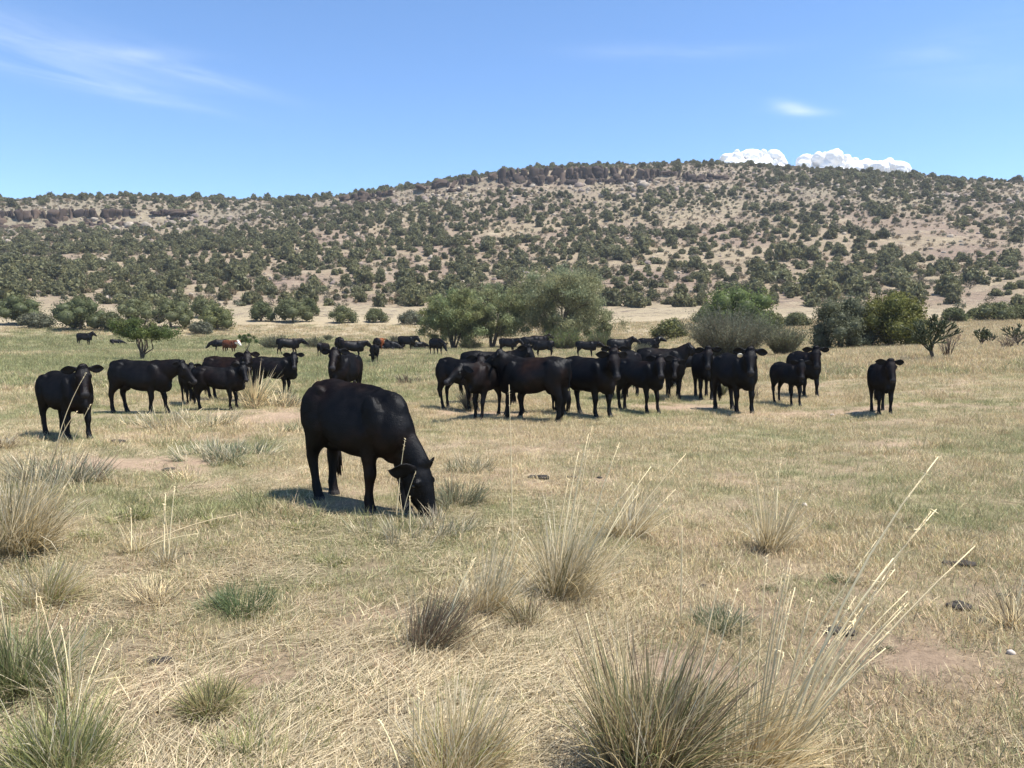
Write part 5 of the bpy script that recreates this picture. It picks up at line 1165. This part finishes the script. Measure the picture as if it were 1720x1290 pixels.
for i, (px, py, w_, h_, lab) in enumerate(((565, 945, 60, 24, 'lime green tuft below the grazing cow\'s hind legs'), (542, 985, 44, 14, 'flat lime tuft, below the bigger lime one'), (372, 922, 50, 18, 'lime tuft in the left pasture, above the green patch'),
    (205, 872, 70, 26, 'lime tuft among crooked stalks, left'), (500, 888, 46, 16, 'lime tuft left of the grazing cow\'s shadow line'), (780, 1165, 80, 36, 'lime and straw tuft above the golden straw bunch'), (550, 1195, 64, 28, 'small yellowish tuft right of the round olive one'),
    (432, 1030, 44, 18, 'bright lime spot at the foot of the green patch'), (360, 880, 60, 20, 'pale lime tuft near the left stalks'), (1420, 975, 50, 16, 'small green weed right of the long stalks'), (1495, 1092, 30, 12, 'tiny green weed in the bare right ground'), (1290, 990, 30, 12, 'tiny green weed below the lone straw bunch'),
    (150, 905, 50, 20, 'lime tuft right of the left straw bunch'), (905, 1090, 60, 22, 'low lime tuft below the narrow olive one'))):
    tuft(px, py, w_, h_, {'lime': 6, 'green': 2, 'straw': 1} if 'green weed' not in lab else {'blue': 4, 'green': 3}, 420, lab, fan=1.0, seed=60 + i, foot=.85)

# ------------------------------------------------------------------ dung and stones
def dung(px, py, w_px, label, seed):
    g = at(px, py); d = math.hypot(g.x, g.y); w = w_px * d / 1292; r = np.random.default_rng(3000 + seed); S = Soup()
    for i in range(7):
        V, F = ICO[2]; s = w * r.uniform(.16, .30); V = V * (1 + r.normal(0, .10, (len(V), 1))) * np.array([s, s * .8, s * .34]); S.add(V + np.array([r.uniform(-.3, .3) * w, r.uniform(-.22, .22) * w, s * .22]), F, np.array([.042, .034, .026]) * r.uniform(.7, 1.3))
    tag(link('dung_pat', S.mesh('dung_pat', M_DUNG, True), None, (g.x, g.y, g.z)), label, 'dung', 'dried dung on the pasture')
for i, a in enumerate(((272, 1110, 46, 'dark dung pat in the lower left straw'), (186, 1066, 16, 'small dung lump left of the lower left pat'), (905, 803, 40, 'crumbled dung heap right of the grazing cow'), (962, 802, 20, 'black dung lump by the crumbled heap'), (1006, 803, 14, 'dung lump right of the black one'),
    (1285, 731, 14, 'small dung lump in front of the ear-tagged cow'), (1612, 950, 46, 'dung pat in the right pasture, upper one'), (1612, 1021, 44, 'dung pat in the right pasture, lower one'), (1686, 1001, 16, 'dung lump near the right edge'), (1410, 1064, 50, 'dung pat under the sweeping stalks'), (286, 790, 26, 'dung on the bare ground, left'), (195, 744, 30, 'dark dung by the feet of the leftmost cow'), (1180, 985, 22, 'dung right of the thin dark stalk'), (1525, 888, 20, 'dung in the green right pasture'), (1645, 1045, 26, 'dung just below the right pats'))):
    dung(*a, i)
def stone(px, py, w_px, label, seed, col=(.50, .43, .36)):
    g = at(px, py); d = math.hypot(g.x, g.y); w = w_px * d / 1292; V, F = boulder(40 + seed, 2, .4)
    tag(link('stone', mesh_from('stone', V * w * .5, F, M_ROCK, False, rock_col(V, np.random.default_rng(seed), col)), None, (g.x, g.y, g.z + w * .1), seed * 1.3), label, 'stone', 'pale stones on the pasture')
for i, a in enumerate(((1699, 1098, 14, 'pale stone in the bare ground at the right edge'), (1352, 850, 10, 'small pale stone right of the lone straw bunch'), (1541, 577, 9, 'white rock beside the olive juniper'), (1398, 698, 7, 'flat pale stone in front of the calves on the right'), (1645, 560, 8, 'pale rock on the right slope, below the small cholla'), (1665, 571, 9, 'pale rock on the right slope, lower one'), (1643, 620, 10, 'pale rock in the dry grass right of the lone yearling'), (884, 1086, 12, 'straw-coloured stone below the narrow olive tuft'))):
    stone(*a, i)

# ------------------------------------------------------------------ cumulus heads beyond the ridge, kilometres away
def _cloud_mat():
    m = mat_new('cloud'); t = m.node_tree
    d = N(t, 'ShaderNodeBsdfDiffuse'); d.inputs[0].default_value = (.88, .88, .88, 1); tr = N(t, 'ShaderNodeBsdfTranslucent'); tr.inputs[0].default_value = (.93, .93, .93, 1)
    a = N(t, 'ShaderNodeMixShader'); a.inputs[0].default_value = .2; L(t, d.outputs[0], a.inputs[1]); L(t, tr.outputs[0], a.inputs[2])
    o = N(t, 'ShaderNodeOutputMaterial'); L(t, a.outputs[0], o.inputs[0]); return m
M_CLOUD = _cloud_mat()
def cumulus(profile, seed, label, D=6500.0):
    """profile: outline heights along the cloud [(px, py)]; puffs fill it from below the ridge up"""
    r = np.random.default_rng(seed); xs = [p[0] for p in profile]; ys = [p[1] for p in profile]; S = Soup(); c = ray_dir(np.mean(xs), 285) * D
    for i in range(230):
        px = r.uniform(xs[0] + 8, xs[-1] - 8); top = np.interp(px, xs, ys); q = r.uniform(3.5, 9) if i % 4 else r.uniform(9, 17); q = min(q, max(4, (310 - top) * .5)); top += r.uniform(-2.5, 3.5)
        py = top + q * .9 + r.uniform(0, 1) ** 1.6 * max(0, 305 - top - q); dd = ray_dir(px, py) * (D + r.uniform(-160, 160) + (py - top) * -3); R0 = q * D / 1292
        V, F = ICO[2]; f = 1 + .20 * (fbm(V[:, 0] * 2.2 + i, V[:, 2] * 2.2 + V[:, 1] * 1.7, 3, 4) - .5)
        S.add(V * R0 * f[:, None] * np.array([1.05, 1, .9]) + dd - c, F)
    o = link('cumulus_cloud', S.mesh('cumulus_cloud', M_CLOUD, True), None, Vector(c) + Vector((0, 0, CAM_H)))
    md = o.modifiers.new('fuse', 'REMESH'); md.mode = 'VOXEL'; md.voxel_size = 6.0; md.use_smooth_shade = True
    bpy.context.view_layer.update(); me = bpy.data.meshes.new_from_object(o.evaluated_get(bpy.context.evaluated_depsgraph_get()))
    V = np.zeros(len(me.vertices) * 3, np.float32); me.vertices.foreach_get('co', V); V = V.reshape(-1, 3)
    nr = np.zeros(len(me.vertices) * 3, np.float32); me.vertices.foreach_get('normal', nr); nr = nr.reshape(-1, 3)
    V += nr * ((fbm(V[:, 0] / 40 + V[:, 1] / 60, V[:, 2] / 36, 8, 3) - .5) * 15 + (fbm(V[:, 0] / 15 + V[:, 1] / 20, V[:, 2] / 14, 18, 3) - .5) * 11)[:, None]; me.vertices.foreach_set('co', V.ravel()); me.update()
    me.polygons.foreach_set('use_smooth', np.ones(len(me.polygons), bool)); me.materials.clear(); me.materials.append(M_CLOUD)
    o.modifiers.clear(); o.data = me; tag(o, label, 'cloud', 'white cloud heads behind the hill'); return o
cumulus([(1205, 266), (1225, 256), (1252, 250), (1275, 253), (1300, 252), (1318, 262)], 1, 'low white cloud showing left over the hilltop')
cumulus([(1336, 268), (1362, 257), (1385, 253), (1405, 249), (1425, 260), (1448, 268), (1462, 270), (1480, 271), (1496, 263), (1514, 272), (1532, 287)], 2, 'taller white cloud with two heads, right over the hilltop')

# ------------------------------------------------------------------ the afternoon air between here and the hill
hz = mat_new('haze'); t = hz.node_tree
pv = N(t, 'ShaderNodeVolumePrincipled'); pv.inputs['Color'].default_value = (.90, .94, 1, 1); pv.inputs['Density'].default_value = 0.00018; pv.inputs['Anisotropy'].default_value = 0.2
o = N(t, 'ShaderNodeOutputMaterial'); L(t, pv.outputs[0], o.inputs['Volume'])
bm = bmesh.new(); bmesh.ops.create_cube(bm, size=1); hm = bpy.data.meshes.new('haze'); bm.to_mesh(hm); bm.free(); hm.materials.append(hz)
tag(link('haze', hm, None, (0, 0, 70), None, (20000, 20000, 150)), kind='stuff')
